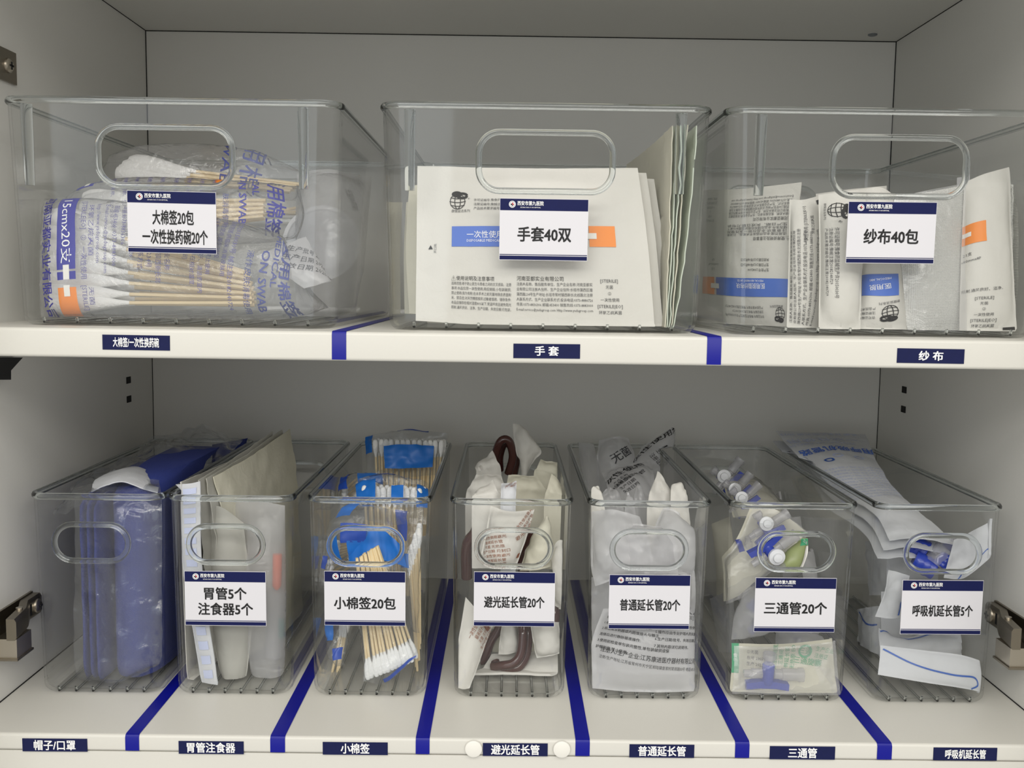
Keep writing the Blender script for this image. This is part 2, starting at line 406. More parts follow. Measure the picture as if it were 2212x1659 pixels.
# ------------------------------------------------------------------ hinges
def hinge(xw, py_c, px_end, label, full):
    s = 1 if xw < 0 else -1
    c = on_wall(px_end, py_c, xw); ye, z = c.y, c.z
    t = thing('cabinet_hinge', (xw, ye, z), label, 'hinge')
    h = .0095; X = lambda d: xw+s*d
    def bx(nm, d0, d1, y0, y1, z0, z1, mat, par=t, bev=0):
        b = MB(); b.box((min(X(d0), X(d1)), y0, z0), (max(X(d0), X(d1)), y1, z1), mat); return obj(nm, b, par, False)
    if not full: h = .0125
    bx('mounting_plate', .0001, .0022, ye-.075, ye, z-h, z+h, DNICKEL)
    if full:
        bm = MB()                                    # cranked arm: a hat section running forward and away from the panel
        sec = [(.0022, -.0085), (.0085, -.0085), (.0100, -.006), (.0100, .006), (.0085, .0085), (.0022, .0085)]
        vs = []; st = [(ye-.001, 0, 1), (ye-.022, 0, 1), (ye-.032, .004, 1.02), (ye-.042, .008, 1.02), (ye-.070, .012, 1.0)]
        for y, dx, k in st: vs += [(X(a+dx), y, z+q*k) for a, q in sec]
        n = len(sec)
        bm.add(vs, [(i*n+k, i*n+(k+1) % n, (i+1)*n+(k+1) % n, (i+1)*n+k) for i in range(len(st)-1) for k in range(n)]+[tuple(range(n))[::-1], tuple(range((len(st)-1)*n, len(st)*n))], DNICKEL)
        obj('arm', bm, t, True, 30)
        bx('cup_housing', .003, .020, ye-.066, ye-.042, z-.024, z-.0088, NICKEL)
        bx('cup_flange', .0022, .0212, ye-.068, ye-.041, z-.0256, z-.024, DNICKEL)
        b = MB(); b.tube([(X(.013), ye-.046, z+.0085), (X(.013), ye-.046, z+.0102)], .0026, NICKEL, 14); obj('rivet', b, t)
        b = MB(); b.box((min(X(.0100), X(.0104)), ye-.0245, z-.0045), (max(X(.0100), X(.0104)), ye-.0195, z+.0045), DARKGAP); obj('slot', b, t, False)
    d0, ys = (.0100, ye-.0095) if full else (.0022, ye-.014)
    b = MB(); b.lathe([(.0058, 0), (.0056, .0014), (.0042, .0026), (.002, .003)], (X(d0), ys, z), (s, 0, 0), NICKEL, 20)
    sc_ = obj('screw', b, t)
    b = MB()
    b.box((min(X(d0+.0028), X(d0+.0034)), ys-.003, z-.0007), (max(X(d0+.0028), X(d0+.0034)), ys+.003, z+.0007), DARKGAP)
    b.box((min(X(d0+.0028), X(d0+.0034)), ys-.0007, z-.003), (max(X(d0+.0028), X(d0+.0034)), ys+.0007, z+.003), DARKGAP); obj('cross_slot', b, sc_, False)
hinge(XL, 150, 30, 'nickel hinge plate high on the left panel above the wide bins', False)
hinge(XL, 1300, 66, 'nickel hinge on the left panel beside the blue cap bin', True)
hinge(XR, 1320, 2152, 'nickel hinge on the right panel beside the rightmost bin', True)

# ------------------------------------------------------------------ clear bins
def rring(cx, cy, hw, hd, r, z, n=8):
    out = []
    for sx, sy, a0 in ((1, -1, -90), (1, 1, 0), (-1, 1, 90), (-1, -1, 180)):
        for k in range(n+1):
            a = math.radians(a0+90*k/n); out.append((cx+sx*(hw-r)+r*math.cos(a), cy+sy*(hd-r)+r*math.sin(a), z))
    return out
def stadium(w, h, r, n=10):
    out = []
    for sx, sy, a0 in ((1, 1, 0), (-1, 1, 90), (-1, -1, 180), (1, -1, 270)):
        for k in range(n+1):
            a = math.radians(a0+90*k/n); out.append((sx*(w/2-r)+r*math.cos(a), sy*(h/2-r)+r*math.sin(a)))
    return out
def bin_box(x0, y0, zb, W, D, H, tap, rc, hole, drop, ribs, label, group, card, studs=None, hx=0):
    cx, cy = x0+W/2, y0+D/2; th = .002; fil = .007
    hw, hd = W/2-.0018, D/2-.0018
    ins = lambda z: tap*(1-z/H)
    t = thing('storage_bin', (cx, cy, zb), label, 'bin', group)
    b = MB(); st = []
    for k in range(5):                               # outside, from the bottom fillet up
        a = math.pi/2*k/4; st.append((fil*(1-math.sin(a)), fil*(1-math.cos(a)), 0))
    st.append((H, 0, 0)); st.append((H, 0, th))
    for k in range(4, -1, -1):
        a = math.pi/2*k/4; st.append((th+fil*(1-math.sin(a)), fil*(1-math.cos(a)), th))
    st2 = []
    for i, (z, s_, o) in enumerate(st):
        z_, sh = (z, s_)
        st2.append((z_, ins(min(z_, H))+sh+o))
    N = 36; vs = []
    # bottom fillet: z runs 0 -> fil while the inset runs fil -> 0
    seq = [(fil*(1-math.cos(math.pi/2*k/4)), fil*(1-math.sin(math.pi/2*k/4)), 0) for k in range(5)]+[(H, 0, 0), (H, 0, th)]
    seq += [(th+fil*(1-math.cos(math.pi/2*k/4)), fil*(1-math.sin(math.pi/2*k/4)), th) for k in range(4, -1, -1)]
    for z, s_, o in seq:
        q = ins(z)+s_+o; r = max(.002, rc-o-s_*.5); vs += rring(cx, cy, hw-q, hd-q, r, zb+z)
    n = 36; L = len(seq)
    fs = [(i*n+k, i*n+(k+1) % n, (i+1)*n+(k+1) % n, (i+1)*n+k) for i in range(L-1) for k in range(n)]
    fs += [tuple(range(n))[::-1], tuple(range((L-1)*n, L*n))]
    b.add(vs, fs, CLEAR)
    me = b.mesh('body', False)
    hwid, hh, hr = hole; zc = zb+H-drop
    cm = MB(); sp = stadium(hwid, hh, hr)
    m = len(sp); cm.add([(cx+hx+p, y, zc+q) for y in (y0-.03, y0+D+.03) for p, q in sp],
                        [tuple(range(m)), tuple(range(m, 2*m))[::-1]]+[(i, i+m, (i+1) % m+m, (i+1) % m) for i in range(m)], CLEAR)
    cme = cm.mesh('cut', False)
    ob = bpy.data.objects.new('tmp', me); oc = bpy.data.objects.new('tmpc', cme); COL.objects.link(ob); COL.objects.link(oc)
    md = ob.modifiers.new('b', 'BOOLEAN'); md.operation = 'DIFFERENCE'; md.object = oc; md.solver = 'EXACT'
    bpy.context.view_layer.update()
    m2 = bpy.data.meshes.new_from_object(ob.evaluated_get(bpy.context.evaluated_depsgraph_get()))
    bpy.data.objects.remove(ob); bpy.data.objects.remove(oc)
    m2.name = 'body'; put('body', m2, t)
    b = MB(); zr = zb+H
    prof = [(-.0022, -.0032), (.0006, -.0036), (.0018, -.0022), (.0018, -.0004), (.0008, .0012), (-.0008, .0016), (-.0022, .0008)]
    rv = []
    for dx, dz in prof: rv += rring(cx, cy, hw+dx, hd+dx, rc+dx, zr+dz, 10)
    n = 44; K = len(prof)
    b.add(rv, [(i*n+k, i*n+(k+1) % n, ((i+1) % K)*n+(k+1) % n, ((i+1) % K)*n+k) for i in range(K) for k in range(n)], RIM)
    obj('rim', b, t, True, 60)
    for nm, sg, yy in (('handle_ring', -1, y0+.0018), ('handle_ring', 1, y0+D-.0018)):
        b = MB(); sp = stadium(hwid+.0026, hh+.0026, hr+.0013, 12)
        pts = [(cx+hx+p, yy-sg*ins(zc+q-zb)+sg*.0002-sg*th/2, zc+q) for p, q in sp]
        b.tube(pts, .0024, RIM, 10, True); obj(nm, b, t, True, 80)
    for k in range(ribs):
        x = cx+(k-(ribs-1)/2)*(W-2*tap)*.8/max(1, ribs) * (1.0 if ribs < 8 else 1.15)
        b = MB(); ys = y0+tap+.0025
        b.tube([(x, ys, zb+.0062), (x, ys+.0012, zb+.0028), (x, ys+.006, zb+th+.0008), (x, y0+D-tap-.012, zb+th+.0008)], .0011, RIM, 8); obj('base_rib', b, t)
    if studs:
        for xx in studs:
            b = MB(); z1 = zr-.004; z2 = zr-.062
            b.tube([(xx, y0+.0018+ins(z-zb)+th+.0024, z) for z in (z1, (z1+z2)/2, z2)], [.0042, .0040, .0036], RIM, 12); obj('stacking_rib', b, t)
    if card:
        (pxc, pyc), lines, rot = card; p = at(pxc, pyc, y0)
        y = y0+.0018+ins(p.z-zb)-.0005; p = at(pxc, pyc, y)
        sl = tap/H; label_card(t, p, sl, lines, rot)
    return t
CW, CH = .0648, .0447
def label_card(par, p, sl, lines, rot):
    ca, sa = math.cos(math.radians(rot)), math.sin(math.radians(rot))
    def fn(lift):
        return lambda a, q: (p.x+a*ca-q*sa, p.y-lift-sl*(a*sa+q*ca), p.z+a*sa+q*ca)
    def slab(b, x0, z0, x1, z1, mat, l0, l1):
        f0, f1 = fn(l0), fn(l1); cs = [(x0, z0), (x1, z0), (x1, z1), (x0, z1)]
        b.add([f0(*c) for c in cs]+[f1(*c) for c in cs], [(4, 5, 6, 7), (3, 2, 1, 0)]+[(i, (i+1) % 4, (i+1) % 4+4, i+4) for i in range(4)], mat)
    b = MB(); slab(b, -CW/2, -CH/2, CW/2, CH/2, CARD, 0, .0007); c = obj('label_card', b, par, False)
    b = MB(); slab(b, -CW/2+.0003, CH/2-.0086, CW/2-.0003, CH/2-.0003, NAVY, .0007, .0009); obj('header_band', b, c, False)
    b = MB(); slab(b, -CW/2+.0003, -CH/2+.0004, CW/2-.0003, -CH/2+.0032, NAVY, .0007, .0009)
    slab(b, -CW/2+.0003, -CH/2+.0038, CW/2-.0003, -CH/2+.0043, NAVY, .0007, .0009); obj('footer_band', b, c, False)
    b = MB(); o = (-.0233, CH/2-.0043)               # round hospital emblem
    def disc(r0, r1, mat, l, ox=0, oz=0, n=24):
        f = fn(l); vs = []
        for k in range(n):
            t = 2*math.pi*k/n
            for r in (r0, r1): vs.append(f(o[0]+ox+r*math.cos(t), o[1]+oz+r*math.sin(t)))
        b.add(vs, [(2*k, 2*k+1, (2*k+3) % (2*n), (2*k+2) % (2*n)) for k in range(n)], mat)
    disc(.0000, .0025, INKW, .0011); disc(.0018, .0020, NAVY, .0013)
    disc(0, .00055, REDI, .0013, .0002, .0007, 12); disc(0, .00055, REDI, .0013, .0007, -.0002, 12); disc(0, .00055, INK, .0013, -.0007, 0, 12); disc(0, .00055, INK, .0013, 0, -.0007, 12)
    obj('emblem', b, c, False)
    b = MB(); f = fn(.0012)
    letter(b, '西安市第九医院', lambda a, q: f(a-.0100, q+CH/2-.0035), .0030, INKW, bold=.02, width=.0190)
    letter(b, "XI'AN NO.9 HOSPITAL", lambda a, q: f(a-.0100, q+CH/2-.0064), .0011, INKW, bold=.01, width=.0150, res=1)
    obj('header_lettering', b, c, False)
    b = MB(); f = fn(.0009)
    for s_, dx, dz, size, wd in lines: letter(b, s_, lambda a, q: f(a+dx, q+dz), size, INK, bold=.022, width=wd)
    obj('lettering', b, c, False)
HB = (.0560, .0270, .01349); HU = (.0950, .0395, .0140)
YL, HL, HUu = .7848, .1642, .1646
def hold(x, y, z, W, D, H, tap):
    global HOLD; HOLD = (x, x+W, y, y+D, z, H, tap)
G7 = 'narrow clear bins on the lower shelf'; G3 = 'wide clear bins on the upper shelf'
YU, DU, WU = .7429, .372, .2445
def ubin(x, holepx, rib_px, label, card, WU=WU):
    cx = x+WU/2; hx = at(holepx, 330, YU+.005).x-cx
    return bin_box(x, YU, Z1T, WU, DU, HUu, .0050, .016, HU, .0405, 9, label, G3, card, [at(q, 300, YU+.01).x for q in rib_px], hx)
def lbin(x, W, holepx, label, card):
    hx = at(holepx, 1185, YL+.002).x-(x+W/2)
    return bin_box(x, YL, Z2T, W, .30, HL, .0028, .0125, HB, .0385, 6, label, G7, card, None, hx)
WU1 = .2490
ubin(-.1225-WU1, 358, (64, 657), 'wide clear bin holding bags of long cotton swabs', ((372, 480.5), [('大棉签20包', .001, .0032, .0098, .0300), ('一次性换药碗20个', .0022, -.0108, .0098, .0475)], -.6), WU1)
ubin(-.0966, 1179, (886, 1469), 'wide clear bin holding glove packets, in the middle of the upper shelf', ((1174.5, 496.5), [('手套40双', .0005, -.0036, .0100, .0390)], -.1))
ubin(.1562, 1943, (1641, 2250), 'wide clear bin holding gauze packets', ((1924.5, 503), [('纱布40包', .0, -.0030, .0100, .0400)], .2))
B = [-.3799, -.2708, -.1596, -.0451, .0647, .1779, .2943]; BW = [.1083, .1026, .1007, .0993, .1003, .1045, .1042]
lbin(B[0], BW[0], 196, 'narrow clear bin holding bagged blue caps', None)
lbin(B[1], BW[1], 487, 'narrow clear bin holding feeding tube and syringe pouches', ((487.5, 1292.5), [('胃管5个', 0, .0040, .0094, .0335), ('注食器5个', 0, -.0088, .0094, .0435)], 0))
lbin(B[2], BW[2], 790, 'narrow clear bin holding blue packs of small cotton swabs', ((788.5, 1292.5), [('小棉签20包', .0, -.0040, .0094, .0490)], 0))
lbin(B[3], BW[3], 1110, 'narrow clear bin holding brown light-proof extension tubes', ((1111, 1294), [('避光延长管20个', .0, -.0026, .0088, .0480)], 0))
lbin(B[4], BW[4], 1403, 'narrow clear bin holding plain extension tube bags', ((1402.5, 1300), [('普通延长管20个', .0006, -.0026, .0088, .0480)], .2))
lbin(B[5], BW[5], 1722, 'narrow clear bin holding three-way stopcock packs', ((1717, 1306.5), [('三通管20个', .0004, -.0028, .0094, .0500)], .2))
lbin(B[6], BW[6], 2038, 'narrow clear bin holding ventilator extension tube pouches', ((2033.5, 1311.5), [('呼吸机延长管5个', .0008, -.0030, .0088, .0480)], .3))

# ------------------------------------------------------------------ stickers, tape strips and buttons on the shelf fronts
def sticker(px, py, W, H, text, wd, size, rot, label, upper):
    p = at(px, py, YF); b = MB(); ca, sa = math.cos(math.radians(rot)), math.sin(math.radians(rot))
    f = lambda l: (lambda a, q: (p.x+a*ca-q*sa, YF-l, p.z+a*sa+q*ca)); cs = [(-W/2, -H/2), (W/2, -H/2), (W/2, H/2), (-W/2, H/2)]
    f0, f1 = f(.0001), f(.0005)
    b.add([f0(*c) for c in cs]+[f1(*c) for c in cs], [(4, 5, 6, 7), (3, 2, 1, 0)]+[(i, (i+1) % 4, (i+1) % 4+4, i+4) for i in range(4)], NAVYL)
    o = obj('shelf_label', b, None, False); base_mesh(o, p)
    tag(o, label, 'label', 'navy labels on the %s shelf edge' % ('upper' if upper else 'lower'))
    b = MB(); letter(b, text, f(.0008), size, INKW, bold=.022, width=wd); obj('lettering', b, o, False)
sticker(294.5, 740, .0478, .0106, '大棉签/一次性换药碗', .0325, .0064, -.2, 'long navy label under the cotton swab bin on the upper shelf edge', True)
sticker(1181, 758.5, .0475, .0103, '手 套', .0168, .0064, .2, 'navy label under the glove bin on the upper shelf edge', True)
sticker(2010, 769, .0480, .0104, '纱 布', .0172, .0064, -.2, 'navy label under the gauze bin on the upper shelf edge', True)
sticker(119, 1609, .0478, .0098, '帽子/口罩', .0305, .0072, .3, 'leftmost navy label on the lower shelf edge, in front of the blue cap bin', False)
sticker(456.5, 1614.5, .0480, .0097, '胃管注食器', .0355, .0072, .2, 'navy label in front of the feeding tube bin on the lower shelf edge', False)
sticker(767.5, 1616.5, .0480, .0096, '小棉签', .0210, .0072, .2, 'navy label in front of the blue swab bin on the lower shelf edge', False)
sticker(1113, 1619, .0480, .0098, '避光延长管', .0355, .0072, .3, 'navy label between the two white round buttons on the lower shelf edge', False)
sticker(1429.5, 1622, .0480, .0100, '普通延长管', .0350, .0072, .2, 'navy label in front of the plain extension tube bin on the lower shelf edge', False)
sticker(1733, 1626, .0484, .0100, '三通管', .0210, .0072, .2, 'navy label in front of the stopcock bin on the lower shelf edge', False)
sticker(2084.5, 1628.5, .0472, .0098, '呼吸机延长管', .0300, .0066, .3, 'rightmost navy label on the lower shelf edge, in front of the ventilator tube bin', False)
def tape(px0, px1, py, zt, zb, label, group, yend=YB-.002):
    x0, x1 = at(px0, py, YF).x, at(px1, py, YF).x; e = .0004; b = MB()
    prof = [(YF-e, zb+.0009), (YF-e, zt-.002), (YF+.0006, zt-.0004+e*.4), (YF+.0024, zt+e)]+[(YF+.0024+(yend-YF)*i/8, zt+e) for i in range(1, 8)]+[(yend, zt+e)]
    n = len(prof); vs = [(x, y, z) for x in (x0, x1) for y, z in prof]
    b.add(vs, [(i, i+1, i+1+n, i+n) for i in range(n-1)], TAPE)
    o = obj('tape_strip', b, None, True); base_mesh(o, ((x0+x1)/2, YF, zt)); tag(o, label, 'tape', group)
GT = 'blue tape strips on the upper shelf'; GL = 'blue tape strips on the lower shelf'
tape(717, 748, 745, Z1T, Z1B, 'blue tape strip below the gap between the swab bin and the glove bin', GT)
tape(1527, 1558, 757, Z1T, Z1B, 'blue tape strip below the gap between the glove bin and the gauze bin', GT)
for (a, c, lb) in ((271, 301, 'between the blue cap bin and the feeding tube bin'), (584, 616, 'between the feeding tube bin and the blue swab bin'),
                   (898, 928, 'between the blue swab bin and the brown tube bin'), (1243, 1274, 'between the brown tube bin and the plain extension tube bin'),
                   (1588, 1619, 'between the plain extension tube bin and the stopcock bin'), (1895, 1927, 'between the stopcock bin and the ventilator tube bin')):
    tape(a, c, 1610, Z2T, Z2B, 'blue tape strip '+lb, GL)
for px, py, lb in ((1023, 1617, 'white round button touching the left end of a navy label on the lower shelf edge'), (1213.5, 1618, 'white round button right of a navy label beside blue tape on the lower shelf edge')):
    p = at(px, py, YF-.001); b = MB()
    b.lathe([(.0064, 0), (.0065, .0008), (.0062, .0016), (.005, .0021), (.0004, .0024)], (p.x, YF-.0006, p.z), (0, -1, 0), BUTTON, 32)
    o = obj('round_button', b); base_mesh(o, (p.x, YF-.0006, p.z)); tag(o, lb, 'button', 'white round buttons on the lower shelf edge')
# ================================================================== what the bins hold
R = random.Random(4)
MILK2 = sheer('white_film', (.96, .96, .96, 1), haze=.45, rough=.15, bump=.6, bscale=60, gloss=1.2)
# ------------------------------------------------------------------ swabs: meshes shared by every copy
def swab_meshes(L, rs, tips, nm):
    b = MB(); b.tube([(0, 0, 0), (0, 0, L*.5), (0, 0, L)], rs, WOOD, 7); stick = b.mesh(nm)
    b = MB()
    for prof, z, ax in tips: b.lathe(prof, (0, 0, z), ax, COTTON, 12)
    return stick, b.mesh(nm+'_tip')
BIGL = .150
big_stick, big_tip = swab_meshes(BIGL, .00145, [([(.0012, -.001), (.0066, .001), (.0088, .006), (.0092, .014), (.0078, .026), (.0048, .040), (.0026, .052), (.0016, .060)], -.004, (0, 0, 1))], 'long_cotton_swab')
SML = .098
tipp = [(.0011, 0), (.0012, .002), (.0024, .006), (.0028, .011), (.0027, .015), (.0018, .0175), (.0004, .0183)]
sm_stick, sm_tip = swab_meshes(SML, .00115, [(tipp, .016, (0, 0, -1))], 'small_cotton_swab')
def swab(head, tail, kind, par):
    """a stick of fixed length: its cotton end at head, pointing to tail"""
    d = (tail-head).normalized(); M = Matrix.Translation(head) @ d.to_track_quat('Z', 'Y').to_matrix().to_4x4()
    st, tp = (big_stick, big_tip) if kind == 'big' else (sm_stick, sm_tip)
    o = put('cotton_swab', st, par, M); put('cotton_tip', tp, o, M)
def fan(h0, h1, t0, t1, n, kind, par, jit=.001, layers=((0, 0),)):
    for dy, sh in layers:
        for i in range(n):
            f = (i+.5+sh)/n
            h = inside(h0.lerp(h1, f)+Vector((R.uniform(-jit, jit), dy+R.uniform(-jit, jit)*.5, R.uniform(-jit, jit)*.4)), .0125 if kind == 'big' else .0045)
            q = inside(t0.lerp(t1, f)+Vector((R.uniform(-jit, jit), dy*.5, 0)), .003); swab(h, q, kind, par)

# ------------------------------------------------------------------ printing shared by packs of one maker
ADDR = ['注册人名称、售后服务单位、生产企业名称:河南亚都实', '业有限公司注册人住所、生产企业住所:长垣市蒲西区雄', '蒲西路234号生产地址:长垣市常村镇西新长北线路北注册',
        '人联系方式、生产企业联系方式:投诉电话:0373-8886726', '传真:0373-8836306 邮编:453400 销售热线:0373-8883000', 'E-mail:service@yadugroup.com Http://www.yadugroup.com']
USE = ['适用范围:用于防止医生与患者之间的交叉感染。注意', '事项:本品仅限一次性使用,用后销毁,小包装破损,', '禁止使用;我为有粉,在未手术之前无菌地除去表面粉', '末。禁忌症:对天然橡胶胶乳过敏者慎用。储存条件:',
       '本品应储存在相对湿度80%以下,常温环境且避免阳光', '照射,通风良好、洁净。生产日期、失效日期:见包装。']
LIC = ['许可证编号:豫食药监械生产许20150030号', '注册证编号:豫械注准20182140729', '产品技术要求编号:豫械注准20182140729']
def cross_band(s, b, u0, v0, u1, v1, blue, orange, flip=False, split=.72, vert=False):
    """blue band, a white cross cut between it and an orange block; flip turns it end for end"""
    def r(a0, a1, c0, c1, m, lift=.0005):
        if flip: a0, a1 = 1-a1, 1-a0
        if vert: s.rect(b, u0+(u1-u0)*c0, v0+(v1-v0)*a0, u0+(u1-u0)*c1, v0+(v1-v0)*a1, m, lift)
        else: s.rect(b, u0+(u1-u0)*a0, v0+(v1-v0)*c0, u0+(u1-u0)*a1, v0+(v1-v0)*c1, m, lift)
    g = .012; r(0, split-g, 0, 1, blue); r(split+g, 1, 0, 1, orange)
    q = .055; r(split-q, split+q, .36, .64, PAPERI, .0009)
PAPERI = solid('print_white', srgb(236, 234, 228), .6)
def globe(s, b, u, v, r, rot=0, up=1):
    """round globe mark with a pair of lobes over it, and its caption"""
    ca, sa = math.cos(math.radians(rot)), math.sin(math.radians(rot))
    def pt(a, c): return (u+(a*ca-c*sa)*r/s.W, v-(a*sa+c*ca)*r/s.H)
    for q in (-.92, -.35, .35, .9): s.line(b, [pt(q*math.cos(t), math.sin(t)) for t in [math.pi*(-.5+k/6) for k in range(7)]], r*.045, INK, 12)
    for q in (-.5, 0, .5): s.line(b, [pt(-math.sqrt(1-q*q), q), pt(0, q-.15), pt(math.sqrt(1-q*q), q)], r*.045, INK, 8)
    for cx, cy, k in ((.55, .75, .5), (-.1, .95, .4)):
        s.line(b, [pt(cx+k*1.2*math.cos(t), cy+k*.6*math.sin(t)) for t in [math.pi*2*q/8 for q in range(9)]], r*.16, INK, 20)
def sterile(s, b, u, v, size, rot=0, mat=GREYINK):
    ca, sa = math.cos(math.radians(rot)), math.sin(math.radians(rot))
    for i, t in enumerate(('[STERILE]', '无菌', '②', '一次性使用', '[STERILE|EO]', '环氧乙烷灭菌')):
        d = i*size*1.55; s.text(b, t, u+sa*d/s.W, v+ca*d/s.H, size*(1 if i in (0, 4) else .85), mat, rot, res=1)

# ------------------------------------------------------------------ wide bin of long swabs
hold(-.1225-WU1, YU, Z1T, WU1, DU, HUu, .0050)
GS = 'bags of long cotton swabs'
def swab_bag(c, film_rows, heads, tails, n, layers, label, prints, th, seed):
    s = Sheet(film_rows, th, .0016, 55, seed, 34, 26, 5, .0)
    base = min((p for r in s.F for p in r), key=lambda p: p.z)
    t = thing('swab_bag', base, label, 'swab bag', GS)
    b = MB(); s.build(b, FILM); prints(s, b); obj('film_bag', b, t)
    fan(heads[0], heads[1], tails[0], tails[1], n, 'big', t, .0018, layers)
    return s
def front_prints(s, b):
    s.text(b, '河南亚都实业有限公司', .062, .50, .0078, PNAVY, -90, bold=.014, width=.080)
    cols = lambda u, tx, sz, **k: s.text(b, tx, u, .52, sz, PVIO, -90, res=1, **k)
    s.rect(b, .105, .05, .172, .63, PNAVY); s.text(b, '15cmx20支', .139, .34, .0080, INKW, -90)
    s.rect(b, .105, .645, .172, .70, PNAVY, .0005); s.rect(b, .128, .60, .150, .70, PAPERI, .0009)
    s.rect(b, .105, .755, .172, .97, PORANGE); s.rect(b, .128, .74, .150, .82, PAPERI, .0009)
    cols(.20, '[STERILE|EO]   ②   一次性使用   [STERILE]', .0042, width=.066); cols(.222, '环氧乙烷灭菌           无菌', .0035, width=.06)
    for i, tx in enumerate(['http://www.yadugroup.com', 'E-mail:service@yadugroup.com', '邮编:453400  0373-8883000', '传真:0373-8836306', '投诉电话:0373-8886726', '系方式、生产企业联系方式:', '人住所:长垣市蒲西路234号', '生产地址:长垣市常村镇西新长北', '注册人名称、生产企业名称:']+['']+['河南亚都实业有限公司']+['储存条件:本品应储存在相对湿度', '不超过80%、通风良好、清洁的室内', '注意事项:包装破损禁止使用', '一次性使用,用后销毁', '适用范围:供临床消毒皮肤用']):
        if tx: s.text(b, tx, .245+i*.0225, .14, .0030, PVIO, -90, align='l', res=1)
    s.text(b, '产许20150030号 械注准20182140724', .605, .52, .0036, PVIO, -90, res=1)
    s.text(b, '液作皮肤消毒使用', .660, .68, .0048, PSLATE, -90)
    s.text(b, 'ON SWAB', .715, .66, .0085, PSLATE, -90, bold=.015); s.text(b, 'MEDICAL', .765, .44, .0085, PSLATE, -90, bold=.012)
    s.text(b, '医用棉签', .830, .62, .0165, PSLATE, -90, bold=.016, width=.066)
def back_prints(s, b):
    s.rect(b, .10, .05, .20, .13, PNAVY); s.rect(b, .08, .16, .17, .22, PNAVY); s.rect(b, .125, .10, .150, .20, PAPERI, .0009)
    for i in range(9): s.text(b, '注册人名称、生产企业:河南亚都实业', .26+i*.045, .10, .0028, PVIO, -90, align='l', res=1)
    s.rect(b, .62, .09, .67, .19, PORANGE)
    s.text(b, '肤消毒使用', .665, .58, .0045, PSLATE, -90); s.text(b, 'ON SWAB', .735, .40, .0080, PNAVY, -90, bold=.015)
    s.text(b, 'CAL', .795, .20, .0080, PNAVY, -90, bold=.012); s.text(b, '医用棉签', .885, .42, .0160, PNAVY, -94, bold=.016, width=.060)
c = CU1
swab_bag(c, rows(c, [(222, 640, .800), (630, 655, .800), (1200, 760, .80), (1560, 880, .800), (1640, 930, .795)], [(205, 980, .785), (630, 960, .788), (1150, 990, .788), (1560, 1080, .785), (1720, 1130, .782)],
     [(210, 1325, .780), (630, 1325, .783), (1150, 1325, .783), (1560, 1315, .780), (1825, 1245, .776)]),
     (c(245, 705, .790), c(225, 1285, .784)), (c(1330, 1030, .796), c(1330, 1235, .790)), 7, ((0, 0), (.014, .4), (.027, -.1)),
     'bag of long cotton swabs lying in front against the bin wall', front_prints, .056, 1)
swab_bag(c, rows(c, [(420, 610, .84), (800, 540, .84), (1300, 560, .84), (1660, 570, .84)], [(330, 720, .835), (800, 720, .832), (1300, 730, .832), (1690, 730, .835)], [(340, 880, .83), (800, 900, .828), (1300, 890, .828), (1650, 860, .83)]),
     (c(500, 625, .852), c(440, 860, .85)), (c(1560, 640, .842), c(1560, 740, .84)), 5, ((0, 0), (.014, .4)),
     'bag of long cotton swabs behind the white card, blue lettering at its right end', back_prints, .05, 2)
swab_bag(c, rows(c, [(640, 470, .91), (800, 395, .91), (1250, 410, .91), (1700, 500, .91)], [(560, 520, .905), (900, 500, .90), (1250, 500, .90), (1680, 560, .905)], [(560, 640, .90), (900, 620, .90), (1250, 620, .90), (1640, 650, .90)]),
     (c(760, 440, .91), c(650, 520, .905)), (c(1560, 540, .91), c(1560, 600, .905)), 4, ((0, 0), (.013, .4)),
     'topmost bag of long cotton swabs, its white heads seen through the handle hole', lambda s, b: (s.text(b, '医用棉签', .80, .5, .016, PSLATE, -95), s.text(b, 'SWAB', .70, .4, .010, PSLATE, -95)), .045, 3)
swab_bag(c, rows(c, [(130, 560, 1.00), (500, 480, 1.0), (900, 470, 1.0), (1180, 520, 1.0)], [(150, 640, .99), (500, 640, .985), (900, 640, .985), (1200, 640, .99)], [(170, 900, .985), (500, 900, .98), (900, 900, .98), (1200, 900, .985)]),
     (c(330, 640, 1.0), c(330, 860, .995)), (c(1150, 680, 1.0), c(1150, 800, 1.0)), 4, ((0, 0),), 'loose milky bag of long cotton swabs at the back left of the wide bin', lambda s, b: 0, .03, 4)
# bowl bag
s = Sheet(rows(c, [(1650, 500, .93), (1850, 480, .93), (2085, 530, .95)], [(1640, 850, .915), (1860, 850, .91), (2050, 850, .93)], [(1640, 1290, .91), (1850, 1330, .90), (1975, 1290, .91)]), .05, .003, 45, 5, 24, 30, 2.2, .03)
t = thing('bowl_bag', c(1830, 1310, .91), 'milky bag with a white bowl, standing at the right end of the swab bin', 'bag')
b = MB(); s.build(b, MILK2); s.text(b, '一次性使用', .85, .80, .0075, PSLATE, -80); s.text(b, '无菌换药碗', .62, .30, .004, GREYINK, -80, res=1); obj('film_bag', b, t)
p = c(1800, 890, .925); b = MB()
b.lathe([(.0005, .020), (.018, .021), (.026, .014), (.032, .001), (.035, 0), (.0345, .0015), (.031, .003), (.024, .016), (.016, .0235), (.0005, .0235)], (p.x, p.y-.014, p.z), (0, .95, -.25), VWHITE, 32); obj('bowl', b, t)
